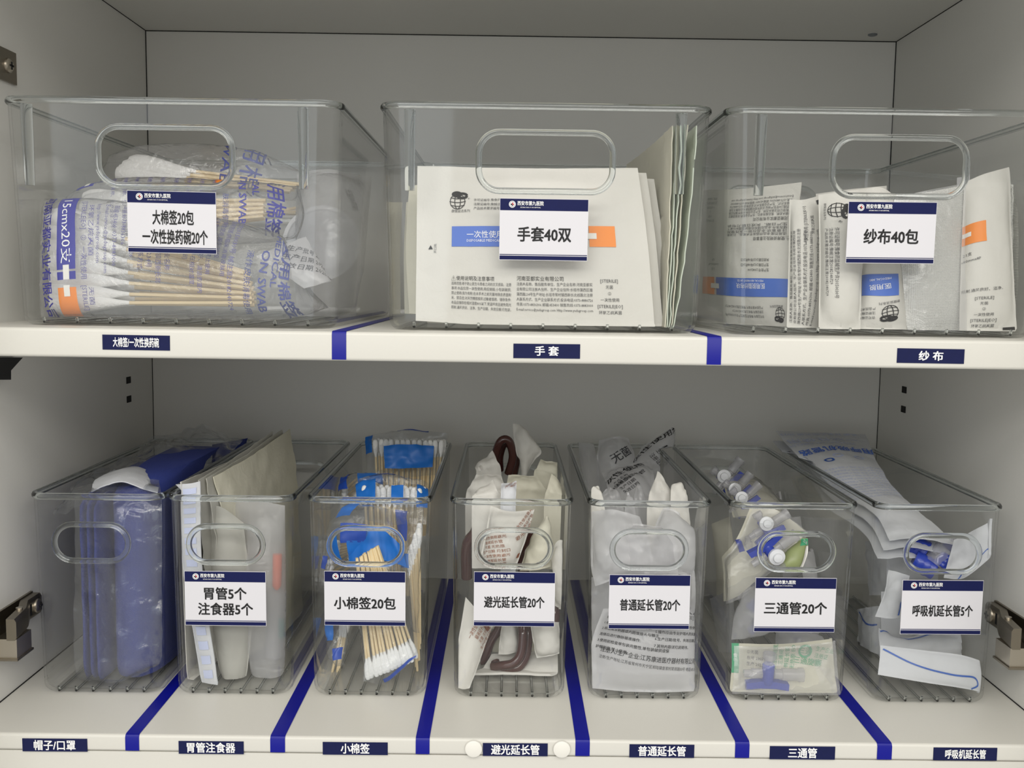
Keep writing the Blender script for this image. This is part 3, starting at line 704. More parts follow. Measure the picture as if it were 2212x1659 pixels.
# frosted sachet with a stamped date
s = Sheet(rows(c, [(1420, 960, .772), (1590, 890, .776), (1700, 850, .785)], [(1560, 1050, .764), (1690, 1010, .766), (1760, 960, .775)], [(1690, 1140, .760), (1800, 1110, .760), (1840, 1100, .765)]), .004, .0012, 60, 6, 16, 16)
b = MB(); s.build(b, HAZY)
s.para(b, ['生产批号 230826', '生产日期 2023.08.26', '失效日期 2025.08'], .46, .10, .0050, .0078, GREYINK, -48); o = obj('sachet', b); base_mesh(o, c(1690, 1140, .760))
tag(o, 'frosted sachet with a stamped date on the front swab bag', 'sachet')

# ------------------------------------------------------------------ wide bin of glove packs
hold(-.0966, YU, Z1T, WU, DU, HUu, .0050)
GG = 'glove packs standing in the wide bin'
def pack(rws, th, mat, label, group, prints=None, crum=.0008, seed=0, name='glove_pack', cat='glove pack', nu=26, nv=26, p=3, seal=.05, back=None, cs=40, base=None, fold=0, film=None):
    s = Sheet(rws, th, crum, cs, seed, nu, nv, p, seal, fold=fold)
    b = MB(); s.build(b, mat, back)
    if prints: prints(s, b)
    o = obj(name, b, None, True, 50); lo = base or min((q for r in s.F for q in r), key=lambda q: q.z)
    base_mesh(o, lo); tag(o, label, cat, group); return o, s
def glove_print(s, b):
    globe(s, b, .19, .255, .0066); s.text(b, '®', .243, .235, .0022, GREYINK, res=1); s.text(b, '康健益洁系列', .205, .322, .0024, GREYINK, width=.0150, res=1)
    s.para(b, LIC, .265, .246, .0023, .0037, GREYINK)
    u0, u1 = .170, .875; cross_band(s, b, .165, .425, .868, .552, PBLUE, PORANGE, split=.835)
    s.text(b, '一次性使用灭菌橡胶外科手套', .235, .478, .0052, INKW, align='l'); s.text(b, 'DISPOSABLE MEDICAL RUBBER GLOVES', .235, .515, .0024, INKW, align='l', res=1)
    s.text(b, '▲', .066, .555, .0036, INK, res=1); s.text(b, '开口处', .088, .562, .0022, GREYINK, 90, res=1)
    s.text(b, '⚠使用说明及注意事项', .165, .738, .0030, INK, align='l'); s.para(b, USE, .165, .768, .0022, .0034, GREYINK, width=.0475)
    s.text(b, '河南亚都实业有限公司', .460, .732, .0030, INK, align='l'); s.para(b, ADDR, .460, .762, .0022, .0034, GREYINK, width=.0535)
    sterile(s, b, .832, .740, .0027)
c = CU2
fr = rows(c, [(272, 478, .788), (900, 492, .784), (1545, 490, .788)], [(268, 900, .772), (900, 900, .768), (1600, 900, .772)], [(262, 1372, .764), (900, 1412, .762), (1645, 1428, .764)])
pack(fr, .006, PAPER, 'white glove pack in front with blue and orange band', GG, glove_print, .0007, 11, nu=40, nv=34)
sh = lambda rs, dx, dz, dy: [[p+Vector((dx, dy, dz)) for p in r] for r in rs]
fr2 = sh(fr, .008, -.0025, .009)
pack(fr2, .006, PAPER, 'second glove pack from the front, its right edge beside the printed pack', GG, None, .0011, 12)
pack(sh(fr, .0155, -.006, .018), .006, PAPER, 'third glove pack from the front, its curled corner at the right', GG, None, .0014, 13)
pack(rows(c, [(225, 590, .828), (800, 560, .828), (1480, 560, .835)], [(205, 950, .818), (800, 950, .818), (1480, 950, .825)], [(225, 1330, .81), (800, 1380, .81), (1520, 1400, .82)]), .006, CREAM, 'glove pack with its wavy edge showing left of the printed pack', GG, None, .0014, 14)
pack(rows(c, [(150, 690, .88), (800, 650, .875), (1400, 560, .88)], [(170, 950, .85), (800, 950, .84), (1400, 950, .85)], [(180, 1330, .84), (800, 1360, .83), (1450, 1360, .84)]), .008, CREAM, 'glove pack at the back left, low behind the others', GG, None, .0014, 15)
def side_print(s, b):
    sterile(s, b, .30, .22, .0034, 88); s.text(b, 'E-mail:service@yadugroup.com', .62, .56, .0030, GREYINK, 92, res=1); s.text(b, '无菌 一次性使用', .12, .30, .0028, GREYINK, 88, res=1)
GF = Vector((-1, -.6, .1))
for k, (xt, yt, xb, far, fy, m, lb, dp) in enumerate([
      (1745, 245, 1700, (1485, 470), .97, CREAM, 'glove pack standing edge-on, leftmost of the side packs, printed face showing', .7590),
      (1775, 235, 1715, (1515, 445), .97, GREENP, 'side glove pack just right of the printed edge-on pack', .7592),
      (1800, 245, 1728, (1545, 435), .97, GREENP, 'middle side glove pack standing edge-on at the right', .7594),
      (1832, 240, 1742, (1575, 428), .97, CREAM, 'second side glove pack from the right bin wall', .7596),
      (1888, 245, 1756, (1605, 420), .97, GREENP, 'side glove pack bulging nearest the right bin wall', .7598)]):
    mid = (xt+xb)/2+(18 if k == 4 else 6)
    rs = rows(c, [(far[0], far[1], fy), ((far[0]+xt)/2+(12 if k else 0), (far[1]+yt)/2+10, .86), (xt, yt, dp)], [(far[0]+4, 880, fy), ((far[0]+mid)/2+8, 860, .86), (mid, 830, dp)], [(far[0]+2, 1290, fy), ((far[0]+xb)/2+6, 1370, .86), (xb, 1432, dp+.004)])
    pack(rs, .0014, m, lb, GG, side_print if k == 0 else None, .001, 20+k, nu=20, nv=24)

# ------------------------------------------------------------------ wide bin of gauze packets
hold(.1562, YU, Z1T, WU, DU, HUu, .0050)
GZ = 'gauze packets standing in the wide bin'
def gz(rws, th, lab, pr=None, mat=PAPER, crum=.0010, seed=0): return pack(rws, th, mat, lab, GZ, pr, crum, seed, 'gauze_packet', 'gauze packet', 28, 28)
def flip_print(s, b):
    T = 180
    s.text(b, '⚠使用说明及注意事项', .80, .385, .0030, INK, T); 
    for i, tx in enumerate(['适用范围:本品供临床手术吸血、引流用', '注意事项:本品仅限一次性使用', '储存条件:本品应储存在相对湿度80%以下', '生产日期、失效日期:见包装']): s.text(b, tx, .93, .352-i*.022, .0023, GREYINK, T, align='l', res=1, width=.060)
    s.text(b, '河南亚都实业有限公司', .93, .245, .0029, INK, T, align='l')
    for i, tx in enumerate(ADDR): s.text(b, tx, .95, .212-i*.024, .0024, GREYINK, T, align='l', res=1, width=.062)
    sterile(s, b, .16, .24, .0026, 180)
    for i, tx in enumerate(('生产批号:23082604', '生产日期:2023年08月26日', '失效日期:2025年08月25日')): s.text(b, tx, .80, .600-i*.034, .0024, INK, T, align='l', res=1)
    for i, tx in enumerate(('21支', '60x80mmx8P', '5片')): s.text(b, tx, .22, .600-i*.034, .0024, INK, T, res=1)
    cross_band(s, b, .06, .655, .965, .775, PBLUE, PORANGE, flip=True, split=.80); s.text(b, '医用脱脂纱布块', .62, .705, .0041, INKW, T); s.text(b, 'MEDICAL ABSORBENT GAUZE', .62, .672, .0019, INKW, T, res=1)
    globe(s, b, .90, .885, .0050, 180); s.text(b, '康健益洁系列', .87, .835, .0020, GREYINK, T, res=1)
    for i, tx in enumerate(LIC): s.text(b, tx, .74, .90-i*.028, .0022, GREYINK, T, align='l', res=1)
def turn_print(s, b):
    globe(s, b, .42, .14, .0064, -90); s.text(b, '®', .45, .235, .003, GREYINK, -90, res=1); s.text(b, '康健益洁系列', .17, .14, .0021, GREYINK, -90, res=1)
    for i, tx in enumerate(LIC): s.text(b, tx, .40-i*.095, .275, .0026, GREYINK, -90, align='l', res=1)
def addr_print(s, b):
    for i, tx in enumerate(ADDR): s.text(b, tx, .10+i*.11, .96, .0026, GREYINK, 90, align='l', res=1)
    s.text(b, '一次性使用 [STERILE|EO]', .45, .22, .0027, GREYINK, 90, res=1); s.text(b, '环氧乙烷灭菌', .58, .22, .0023, GREYINK, 90, res=1); s.rect(b, .72, .03, 1.0, .065, INK)
def low_print(s, b):
    s.rect(b, .04, .60, .78, .745, PBLUE); s.text(b, '医用脱', .40, .685, .0041, INKW, 188); s.text(b, 'MEDICAL ABS', .40, .635, .0020, INKW, 188, res=1)
    globe(s, b, .62, .855, .0054, 190); s.text(b, '康健益洁系列', .60, .79, .0020, GREYINK, 188, res=1)
    for i, tx in enumerate(('产品技术要求', '注册证编号', '许可证编号')): s.text(b, tx, .34, .83+i*.03, .0022, GREYINK, 188, align='l', res=1)
def right_print(s, b):
    s.rect(b, .00, .285, .43, .41, PORANGE); s.rect(b, -.0, .335, .16, .362, PAPERI, .0009)
    s.text(b, '21支', .03, .475, .0027, GREYINK, 3, align='l', res=1); s.text(b, 'x80mmx8P', .00, .515, .0027, GREYINK, 3, align='l', res=1)
    s.text(b, '照射,通风良好、洁净。', .02, .715, .0026, GREYINK, 2, align='l', res=1); sterile(s, b, .40, .765, .0029, 1); s.rect(b, .76, .955, .96, .985, INK)
c = CU3
gz(rows(c, [(92, 590, .905), (330, 580, .85), (640, 545, .81)], [(85, 950, .90), (330, 950, .845), (600, 950, .805)], [(60, 1330, .89), (330, 1365, .84), (580, 1370, .80)]), .014, 'leftmost gauze packet, printed upside down with blue and orange band', flip_print, seed=31)
gz(rows(c, [(575, 640, .800), (660, 640, .797), (800, 600, .81)], [(570, 980, .792), (660, 980, .790), (800, 980, .80)], [(560, 1345, .785), (660, 1365, .784), (740, 1372, .79)]), .012, 'narrow gauze packet with sideways address print between two wider packets', addr_print, seed=32)
gz(rows(c, [(735, 615, .786), (850, 600, .782), (1000, 580, .79)], [(740, 980, .776), (850, 980, .772), (975, 980, .778)], [(735, 1355, .768), (850, 1372, .765), (965, 1378, .768)]), .016, 'gauze packet with sideways print and globe mark, left of the white card', turn_print, seed=33)
gz(rows(c, [(960, 590, .796), (1080, 575, .794), (1190, 640, .80)], [(965, 980, .784), (1080, 980, .782), (1190, 980, .786)], [(960, 1370, .776), (1080, 1385, .774), (1245, 1368, .778)]), .014, 'gauze packet below the white card with upside-down blue band', low_print, seed=34)
o, s = gz(rows(c, [(1150, 640, .794), (1340, 600, .792), (1545, 560, .798)], [(1190, 980, .785), (1340, 980, .782), (1540, 980, .787)], [(1225, 1375, .777), (1340, 1385, .775), (1550, 1380, .779)]), .012, 'clear-faced gauze packet with woven gauze showing right of the white card', None, GAUZE, .0005, 35)
s2 = Sheet(rows(c, [(1150, 630, .7840), (1340, 590, .782), (1548, 550, .788)], [(1190, 980, .7715), (1340, 980, .7685), (1543, 980, .774)], [(1225, 1380, .7655), (1340, 1390, .7635), (1553, 1385, .7675)]), .0006, .0008, 40, 36, 20, 20)
b = MB(); s2.build(b, FACE); obj('film_face', b, o)
gz(rows(c, [(1540, 545, .796), (1650, 500, .794), (1785, 462, .80)], [(1520, 980, .782), (1660, 960, .780), (1805, 940, .784)], [(1510, 1385, .770), (1660, 1390, .768), (1830, 1382, .772)]), .014, 'gauze packet with an orange block near the right end of the wide bin', right_print, seed=37)
gz(rows(c, [(1800, 580, .80), (1950, 560, .80), (2100, 560, .81)], [(1815, 980, .79), (1950, 980, .79), (2100, 980, .80)], [(1840, 1365, .782), (1950, 1375, .782), (2100, 1375, .79)]), .016, 'rightmost gauze packet, cut off by the picture edge', None, GAUZE, .0016, 38)
gz(rows(c, [(720, 610, .86), (900, 585, .86), (1110, 565, .86)], [(730, 900, .855), (900, 900, .855), (1120, 900, .855)], [(740, 1300, .85), (900, 1300, .85), (1130, 1300, .85)]), .014, 'gauze packet behind the card, only its wrinkled top edge showing', None, seed=39)
gz(rows(c, [(1500, 520, .88), (1750, 480, .88), (1960, 440, .88)], [(1500, 900, .87), (1750, 900, .87), (1960, 900, .87)], [(1500, 1300, .865), (1750, 1300, .865), (1960, 1300, .865)]), .014, 'gauze packet standing behind the one with the orange block', None, MILK, .0014, 40)
def hb(i): hold(B[i], YL, Z2T, BW[i], .30, HL, .0028)
# ------------------------------------------------------------------ blue caps in a bag
hb(0); c = CL1
t = thing('cap_bag', c(540, 1270, .83), 'folded blue caps in a crinkled clear bag', 'bag of caps')
def pleats(name, x0, x1, zt, n, seed, par, amp, y0, y1):
    """a pad of folded cloth: rounded front, leaves showing as upright folds"""
    b = MB(); nu, nv = 60, 26; F = []
    for j in range(nv+1):
        v = j/nv; row = []
        for i in range(nu+1):
            u = i/nu; a = math.pi*u            # section: left end, front, right end
            x = x0+(x1-x0)*(.5-.5*math.cos(a)*abs(math.cos(a))**-.35 if abs(math.cos(a)) > 1e-6 else .5)
            y = y0+(y1-y0)*(1-abs(math.sin(a))**.45)
            y += amp*math.sin(u*n*math.pi*2+seed)*math.sin(a)*(.5+.5*math.sin(v*5+seed))*.6
            zz = Z2T+.006+(zt-Z2T-.006)*(1-(1-v)**1.0)
            if v > .90: k = (v-.90)/.10; y += (y1-y0)*(1-math.sqrt(max(0, 1-k*k)))*.45
            if v < .08: k = 1-v/.08; y += .005*k*k
            q = Vector((x, y, zz)); y += .0016*noise.noise(q*60+Vector((seed, 0, 0)))
            row.append(inside(Vector((x, y, zz+.002*noise.noise(Vector((x*40, seed, v)))))))
        F.append(row)
    g = lambda i, j: j*(nu+1)+i
    b.add([p for r in F for p in r], [(g(i, j), g(i+1, j), g(i+1, j+1), g(i, j+1)) for j in range(nv) for i in range(nu)]+[tuple(g(i, nv) for i in range(nu+1)), tuple(g(i, 0) for i in range(nu+1))[::-1], ]+
          [(g(0, j), g(0, j+1), g(nu, j+1), g(nu, j)) for j in range(nv)], CLOTH)
    return obj(name, b, par, True, 60)
xl, xr = c(375, 700, .81).x, c(735, 700, .81).x; xm = xl+(xr-xl)*.30
pleats('folded_cap', xm, xr, c(600, 290, .83).z, 5, .7, t, .0013, .808, .94)
for k in range(3): pleats('folded_cap', xl+(xm-xl)*k/3, xl+(xm-xl)*(k+1)/3+.0012, c(600, 330-10*k, .83).z-.002*k, 1, k, t, .0006, .806-.0015*k, .93)
s = Sheet(sh(rows(c, [(430, 362, .818), (560, 320, .815), (745, 370, .818)], [(450, 310, .845), (610, 280, .845), (755, 330, .845)], [(520, 270, .89), (660, 250, .89), (780, 300, .89)]), 0, .002, 0)[::-1], .004, .0012, 40, 41, 18, 14, face=Vector((0, -.4, 1)))
b = MB(); s.build(b, COOLP); obj('white_band', b, t, True, 60)
s = Sheet(rows(c, [(330, 330, .83), (560, 290, .85), (750, 300, .83)], [(350, 420, .806), (560, 400, .800), (765, 420, .806)], [(350, 800, .803), (560, 800, .796), (765, 800, .803)], [(350, 1180, .800), (560, 1190, .794), (765, 1130, .800)], [(390, 1275, .812), (560, 1262, .804), (700, 1200, .812)]), .0, .0030, 38, 42, 30, 44)
b = MB(); s.build(b, FILMC); obj('clear_bag', b, t)
s = Sheet(rows(c, [(700, 105, 1.02), (830, 75, 1.02), (1010, 65, 1.03), (1150, 100, 1.04)], [(560, 220, .95), (760, 130, .97), (950, 150, .98), (1080, 180, .99)], [(310, 330, .86), (500, 240, .90), (760, 220, .92), (880, 280, .93)], [(230, 460, .82), (350, 420, .83), (420, 400, .84), (450, 380, .85)]), .0, .0065, 30, 43, 34, 30, face=Vector((0, -.6, .8)))
b = MB(); s.build(b, FILMC); obj('loose_bag_mouth', b, t)
hb(0)
s = Sheet(rows(c, [(1000, 130, 1.06), (1170, 100, 1.065)], [(1000, 230, 1.05), (1170, 210, 1.055)], [(990, 500, 1.04), (1150, 500, 1.05)]), .03, .004, 40, 44, 14, 16)
b = MB(); s.build(b, CLOTH); o = obj('folded_cap', b); base_mesh(o, c(1080, 500, 1.04)); tag(o, 'second blue cap bundle, dark at the back of the leftmost narrow bin', 'cap')

# ------------------------------------------------------------------ feeding tube and syringe pouches
hb(1); c = CL1; GP = 'paper pouches leaning in the feeding tube bin'
def pouch(rws, mat, lab, grp, cat='pouch', name='paper_pouch', th=.003, pr=None, crum=.0012, seed=0, **k): return pack(rws, th, mat, lab, grp, pr, crum, seed, name, cat, **k)
def hatch(s, b):
    for i in range(16): s.rect(b, .25, .03+i*.06, .80, .065+i*.06, PPALE)
pouch(rows(c, [(1172, 178, 1.0), (1002, 246, .90), (852, 308, .812)], [(1120, 700, 1.0), (960, 760, .90), (835, 800, .81)], [(1100, 1110, 1.0), (965, 1200, .90), (860, 1275, .812)]), PAPER, 'pouch leaning on the left wall of the feeding tube bin', GP, pr=lambda s, b: s.rect(b, .55, .15, .72, .95, PPALE), seed=51)
pouch(rows(c, [(830, 320, .815), (900, 315, .812), (945, 305, .81)], [(865, 720, .808), (915, 720, .805), (955, 720, .803)], [(955, 1270, .806), (995, 1274, .803), (1030, 1268, .801)]), COOLP, 'narrow white strip pouch with pale blue hatching, in front', GP, 'pouch', pr=hatch, seed=52, crum=.0007)
for k, (xt, yt, lb, m, xb) in enumerate([(1285, 70, 'second pouch sheet from the left, its top edge behind the tallest pouch', PAPERG, 1000), (1330, 62, 'middle pouch sheet in the fan of the feeding tube bin', PAPERG, 1060), (1372, 58, 'tallest pouch sheet at the right of the fan in the feeding tube bin', CREAM, 1130)]):
    d = .97+.012*k
    pouch(rows(c, [(xt, yt, d), ((xt+940+30*k)/2, (yt+290)/2+12, .90), (940+35*k, 300-8*k, .815+.01*k)], [(xt+35, 360, d), ((xt+950+50*k)/2+20, 560, .90), (960+60*k, 600, .815+.01*k)], [(xt+60, 980, d), ((xt+xb)/2+50, 1060, .90), (xb, 1150, .815+.01*k)]), m, lb, GP, th=.004, crum=.0016, seed=53+k)
pouch(rows(c, [(975, 420, .835), (1050, 430, .83), (1150, 500, .835)], [(990, 900, .826), (1080, 900, .822), (1190, 900, .826)], [(1035, 1180, .82), (1100, 1230, .818), (1170, 1180, .82)], [(1090, 1262, .82), (1120, 1270, .819), (1150, 1262, .82)]), PAPERG, 'rounded cream pouch with folded lower end behind the feeding tube card', GP, th=.010, crum=.0018, seed=56)
t = thing('syringe_pouch', c(1300, 1260, .83), 'milky pouch with a syringe showing orange and green at the right wall', 'pouch', GP)
s = Sheet(rows(c, [(1100, 400, .86), (1230, 400, .85), (1345, 420, .85)], [(1140, 850, .842), (1240, 850, .835), (1350, 850, .838)], [(1195, 1160, .835), (1270, 1200, .83), (1345, 1160, .832)], [(1250, 1262, .835), (1290, 1268, .83), (1330, 1262, .832)]), .030, .0012, 40, 57, 20, 28)
b = MB(); s.build(b, HAZY); obj('film_bag', b, t)
p0, p1 = c(1310, 650, .846), c(1300, 1140, .842)
L = (p1-p0).length; ax = (p1-p0).normalized()
b = MB(); b.lathe([(.0075, L*.35), (.0085, L*.36), (.0085, L*.98), (.003, L), (.002, L*1.02)], p0, ax, VCLEAR, 18); sy = obj('syringe_barrel', b, t)
b = MB(); b.lathe([(.0040, 0), (.0040, L*.30), (.0015, L*.34)], p0, ax, PORECAP, 14); obj('orange_cap', b, t)
b = MB(); q = c(1330, 1000, .842); b.lathe([(.003, -.008), (.003, .008)], q, (0, 0, 1), TEAL, 12); obj('green_cap', b, t)
for k, (x0, x1, y0) in enumerate([(1385, 1500, 200), (1360, 1480, 180)]):
    pass

# ------------------------------------------------------------------ blue packs of small swabs
hb(2); c = CL3; GB = 'blue packs of small cotton swabs'
def small_pack(film, heads, tails, n, lab, bands, th=.022, seed=0, layers=((-.003, 0), (.004, .5)), txt=None):
    s = Sheet(film, th, .0030, 60, seed, 22, 22, 2.2, .02); lo = min((p for r in s.F for p in r), key=lambda p: p.z)
    t = thing('swab_pack', lo, lab, 'swab pack', GB); b = MB(); s.build(b, FILMC)
    for (u0, v0, u1, v1, m) in bands: s.rect(b, u0, v0, u1, v1, m)
    obj('film_bag', b, t); fan(heads[0], heads[1], tails[0], tails[1], n, 'small', t, .0008, layers); return s
small_pack(rows(c, [(330, 690, .835), (500, 620, .835), (640, 720, .835)], [(380, 1000, .824), (520, 1000, .82), (700, 980, .824)], [(420, 1350, .812), (540, 1350, .81), (730, 1260, .812)], [(430, 1480, .806), (560, 1490, .804), (720, 1350, .806)]),
           (c(445, 1455, .812), c(715, 1350, .812)), (c(385, 830, .818), c(545, 830, .818)), 12, 'front blue swab pack, its white heads fanned out at the bottom', [(.0, .0, 1, .16, SKY), (.45, .93, 1, .985, SKYD)], .024, 61, ((-.004, 0), (.003, .5)))
small_pack(rows(c, [(300, 480, .862), (420, 490, .852), (580, 520, .862)], [(200, 690, .852), (380, 640, .842), (610, 700, .852)], [(210, 830, .848), (400, 850, .842), (600, 830, .848)]),
           (c(225, 790, .862), c(270, 700, .864)), (c(390, 740, .94), c(430, 690, .94)), 5, 'crumpled blue swab pack seen through the handle hole', [(.25, .0, .45, .30, SKY), (.18, .52, .34, .95, SKY), (.38, .40, .62, .62, SKYD), (.44, .60, .60, .90, SKY), (.66, .45, .78, .80, SKY), (.80, .62, .97, .92, SKYD)], .026, 62, ((0, 0),), (.50, .62, -10))
small_pack(rows(c, [(195, 1120, .835), (320, 1120, .83)], [(220, 1250, .825), (340, 1250, .82)], [(245, 1350, .82), (320, 1330, .815)], [(275, 1400, .815), (320, 1390, .812)]),
           (c(300, 1150, .835), c(340, 1150, .835)), (c(270, 1330, .84), c(310, 1330, .84)), 3, 'swab pack with twisted film tail low at the left wall', [(.1, .02, .5, .35, SKY), (.5, .5, .95, .8, SKYD)], .016, 63, ((.006, 0),))
small_pack(rows(c, [(150, 780, .84), (240, 760, .835)], [(145, 880, .83), (230, 880, .825)], [(190, 960, .828), (260, 940, .824)]),
           (c(170, 800, .842), c(205, 930, .84)), (c(330, 760, .93), c(340, 860, .93)), 4, 'swab pack at the left wall, white heads pressed on the plastic', [(.5, .1, .95, .4, SKYD)], .02, 64, ((0, 0),))
small_pack(rows(c, [(370, 345, .90), (560, 320, .90), (790, 370, .90)], [(380, 430, .885), (560, 440, .88), (790, 440, .885)], [(390, 560, .87), (560, 600, .865), (780, 600, .87)]),
           (c(420, 395, .884), c(760, 410, .884)), (c(440, 720, .886), c(740, 720, .886)), 10, 'middle blue swab pack just behind the front rim', [(.03, .25, .36, .72, SKY), (.86, .30, 1, .75, SKY), (.56, .42, .70, .72, SKY), (.25, .02, .6, .10, SKYD)], .020, 65)
small_pack(rows(c, [(440, 110, 1.02), (640, 75, 1.02), (900, 90, 1.02)], [(440, 200, 1.01), (640, 190, 1.005), (890, 190, 1.01)], [(450, 330, 1.0), (640, 340, .995), (880, 320, 1.0)]),
           (c(480, 135, 1.008), c(880, 140, 1.008)), (c(490, 420, 1.01), c(860, 420, 1.01)), 13, 'backmost blue swab pack standing above the rear rim', [(.0, .05, .12, .55, SKY), (.30, .46, .86, .86, SKY), (.45, -.0, .8, .05, SKYD)], .022, 66, txt=(.66, .64, 0))
small_pack(rows(c, [(270, 350, .94), (400, 330, .94), (560, 300, .95)], [(240, 430, .92), (400, 420, .915), (560, 400, .93)], [(300, 520, .90), (420, 520, .90), (560, 500, .91)]),
           (c(290, 400, .925), c(320, 490, .92)), (c(400, 330, 1.02), c(420, 400, 1.015)), 4, 'tilted blue swab pack at the left, between the middle and backmost packs', [(.05, .1, .35, .6, SKYD), (.5, .2, .9, .5, SKY)], .024, 67, ((0, 0),))
small_pack(rows(c, [(590, 470, .89), (760, 500, .87)], [(640, 800, .86), (740, 800, .85)], [(660, 960, .85), (735, 960, .846)], [(690, 1200, .85), (740, 1210, .846)]),
           (c(680, 800, .862), c(740, 620, .862)), (c(710, 1240, .85), c(745, 1150, .85)), 6, 'swab pack standing along the right wall, sticks showing', [(.1, .05, .6, .22, SKYD), (.2, .3, .7, .42, SKY)], .018, 68, ((0, 0), (.006, .5)))

# ------------------------------------------------------------------ brown light-proof tubes in paper
hb(3); c = CL3; GT_ = 'paper wrapped brown extension tubes'
def tubes(paths, r, name, label, parent=None, off=.0062):
    t = thing('extension_tube', paths[0][0], label, 'tube', 'brown extension tubes') if parent is None else parent
    for p in paths:
        pts = [inside(cr(p, i/30), r+.001) for i in range(31)]; b = MB(); b.tube(pts, r, BROWN, 10); obj('tube_loop', b, t)
    return t
def pj(*q): return [c(*a) for a in q]
tubes([pj((1090, 1400, .852), (1140, 1260, .85), (1190, 1170, .852), (1200, 1000, .86)), pj((1165, 1370, .845), (1190, 1425, .838), (1260, 1425, .835), (1330, 1360, .838), (1350, 1240, .842), (1340, 1100, .85)),
       pj((1150, 1400, .838), (1200, 1395, .834), (1270, 1380, .832), (1310, 1320, .834), (1320, 1200, .838), (1310, 1080, .85))], .0040, 't', 'brown tube looped at the bottom of its bin, below the white card')
tubes([pj((1170, 310, .99), (1165, 230, .985), (1195, 140, .98), (1240, 135, .98), (1265, 220, .985), (1240, 320, .99)), pj((1190, 300, 1.0), (1190, 220, .995), (1215, 150, .99), (1250, 160, .99), (1280, 240, .995), (1270, 320, 1.0))], .0042, 't', 'brown tube looping up above the rear of its bin')
hb(3)
tubes([pj((1085, 520, .85), (1060, 640, .846), (1010, 720, .85), (1000, 900, .86))], .0050, 't', 'brown tube at the left wall, beside the rolled wrapper')
tubes([pj((1390, 640, .87), (1330, 760, .865), (1320, 820, .86), (1330, 900, .87)), pj((1510, 1040, .84), (1500, 1120, .835), (1470, 1180, .84))], .0050, 't', 'brown tube at the right, behind the rolled wrapper')
def brown_lines(u, v, n, rot, sz=.0030, ln=.0042):
    def f(s, b):
        for i in range(n):
            a = math.radians(rot); s.text(b, ('一次性使用避光', '输液延长管', '无菌 无热原', '生产日期 见封口')[i % 4], u+math.sin(a)*ln*i/s.W, v+math.cos(a)*ln*i/s.H, sz, PBROWN, rot, res=1)
    return f
def wrap(rws, lab, pr=None, mat=PAPER, th=.003, seed=0, crum=.0020, **k): return pouch(rws, mat, lab, GT_, 'paper wrapper', 'paper_wrapper', th, pr, crum, seed, **k)
def corner_print(s, b):
    for k in (0, .5): s.line(b, [(.80+.07*math.cos(t), .10+.035*math.sin(t)) for t in [math.pi*2*q/8 for q in range(9)]], .0012, PBROWN, 16)
    s.text(b, '避', .80, .10, .006, PBROWN, 80); brown_lines(.45, .22, 7, 80, .0030)(s, b)
wrap(rows(c, [(1000, 1010, .815), (1080, 1100, .812), (1150, 1170, .82)], [(960, 1250, .807), (1030, 1290, .803), (1090, 1330, .81)], [(915, 1500, .80), (965, 1520, .797), (1020, 1530, .80)]), 'flat wrapper leaning at the lower left, brown print facing front', corner_print, seed=71, crum=.0008)
wrap(rows(c, [(1145, 1330, .850), (1330, 1320, .852), (1540, 1300, .85)], [(1090, 1420, .838), (1300, 1420, .840), (1555, 1380, .838)], [(1020, 1510, .828), (1250, 1500, .830), (1500, 1490, .828)]), 'wrapper lying flat on the bin floor under the brown loop', None, th=.006, seed=72, crum=.0014)
wrap(rows(c, [(1200, 1170, .846), (1260, 1165, .842), (1290, 1180, .848)], [(1190, 1250, .840), (1250, 1250, .838), (1305, 1300, .842)], [(1185, 1330, .838), (1240, 1330, .836), (1300, 1312, .840)]), 'small torn wrapper piece inside the brown loop', None, seed=73)
wrap(rows(c, [(1365, 1160, .832), (1440, 1150, .826), (1525, 1150, .832)], [(1380, 1260, .826), (1450, 1260, .820), (1540, 1260, .826)], [(1400, 1350, .824), (1460, 1345, .820), (1540, 1325, .824)]), 'creased wrapper at the lower right below the card', None, th=.010, seed=74, crum=.0024)
wrap(rows(c, [(1140, 500, .832), (1250, 530, .826), (1385, 520, .832)], [(1110, 660, .824), (1220, 690, .818), (1340, 680, .824)], [(1080, 810, .818), (1170, 840, .812), (1280, 850, .818)]), 'rolled wrapper with brown print seen through the handle hole', lambda s, b: (brown_lines(.25, .52, 7, 22, .0026, .0038)(s, b), s.text(b, '避光输液', .85, .40, .0034, PBROWN, 35), s.rect(b, .86, .74, .97, .82, PBROWN), brown_lines(.78, .17, 3, 55, .0028)(s, b)), th=.016, seed=75, crum=.0016)
wrap(rows(c, [(1370, 660, .85), (1450, 560, .845), (1470, 590, .85)], [(1330, 770, .84), (1420, 740, .834), (1480, 730, .84)], [(1300, 860, .836), (1390, 860, .83), (1480, 840, .836)]), 'leaf-shaped wrapper right of the rolled one', None, CREAM, th=.012, seed=76, crum=.0026)
wrap(rows(c, [(1480, 760, .84), (1530, 690, .835), (1560, 740, .84)], [(1490, 920, .83), (1530, 920, .825), (1570, 920, .83)], [(1500, 1060, .826), (1540, 1080, .822), (1570, 1060, .826)]), 'upright wrapper along the right bin wall', None, th=.008, seed=77, crum=.0026)
wrap(rows(c, [(1150, 880, .86), (1300, 880, .86), (1480, 880, .86)], [(1150, 1080, .855), (1300, 1080, .852), (1500, 1080, .855)], [(1150, 1320, .855), (1300, 1330, .852), (1520, 1300, .855)]), 'wrapper hidden behind the card, backing the brown loop', None, CREAM, th=.008, seed=78, crum=.003)
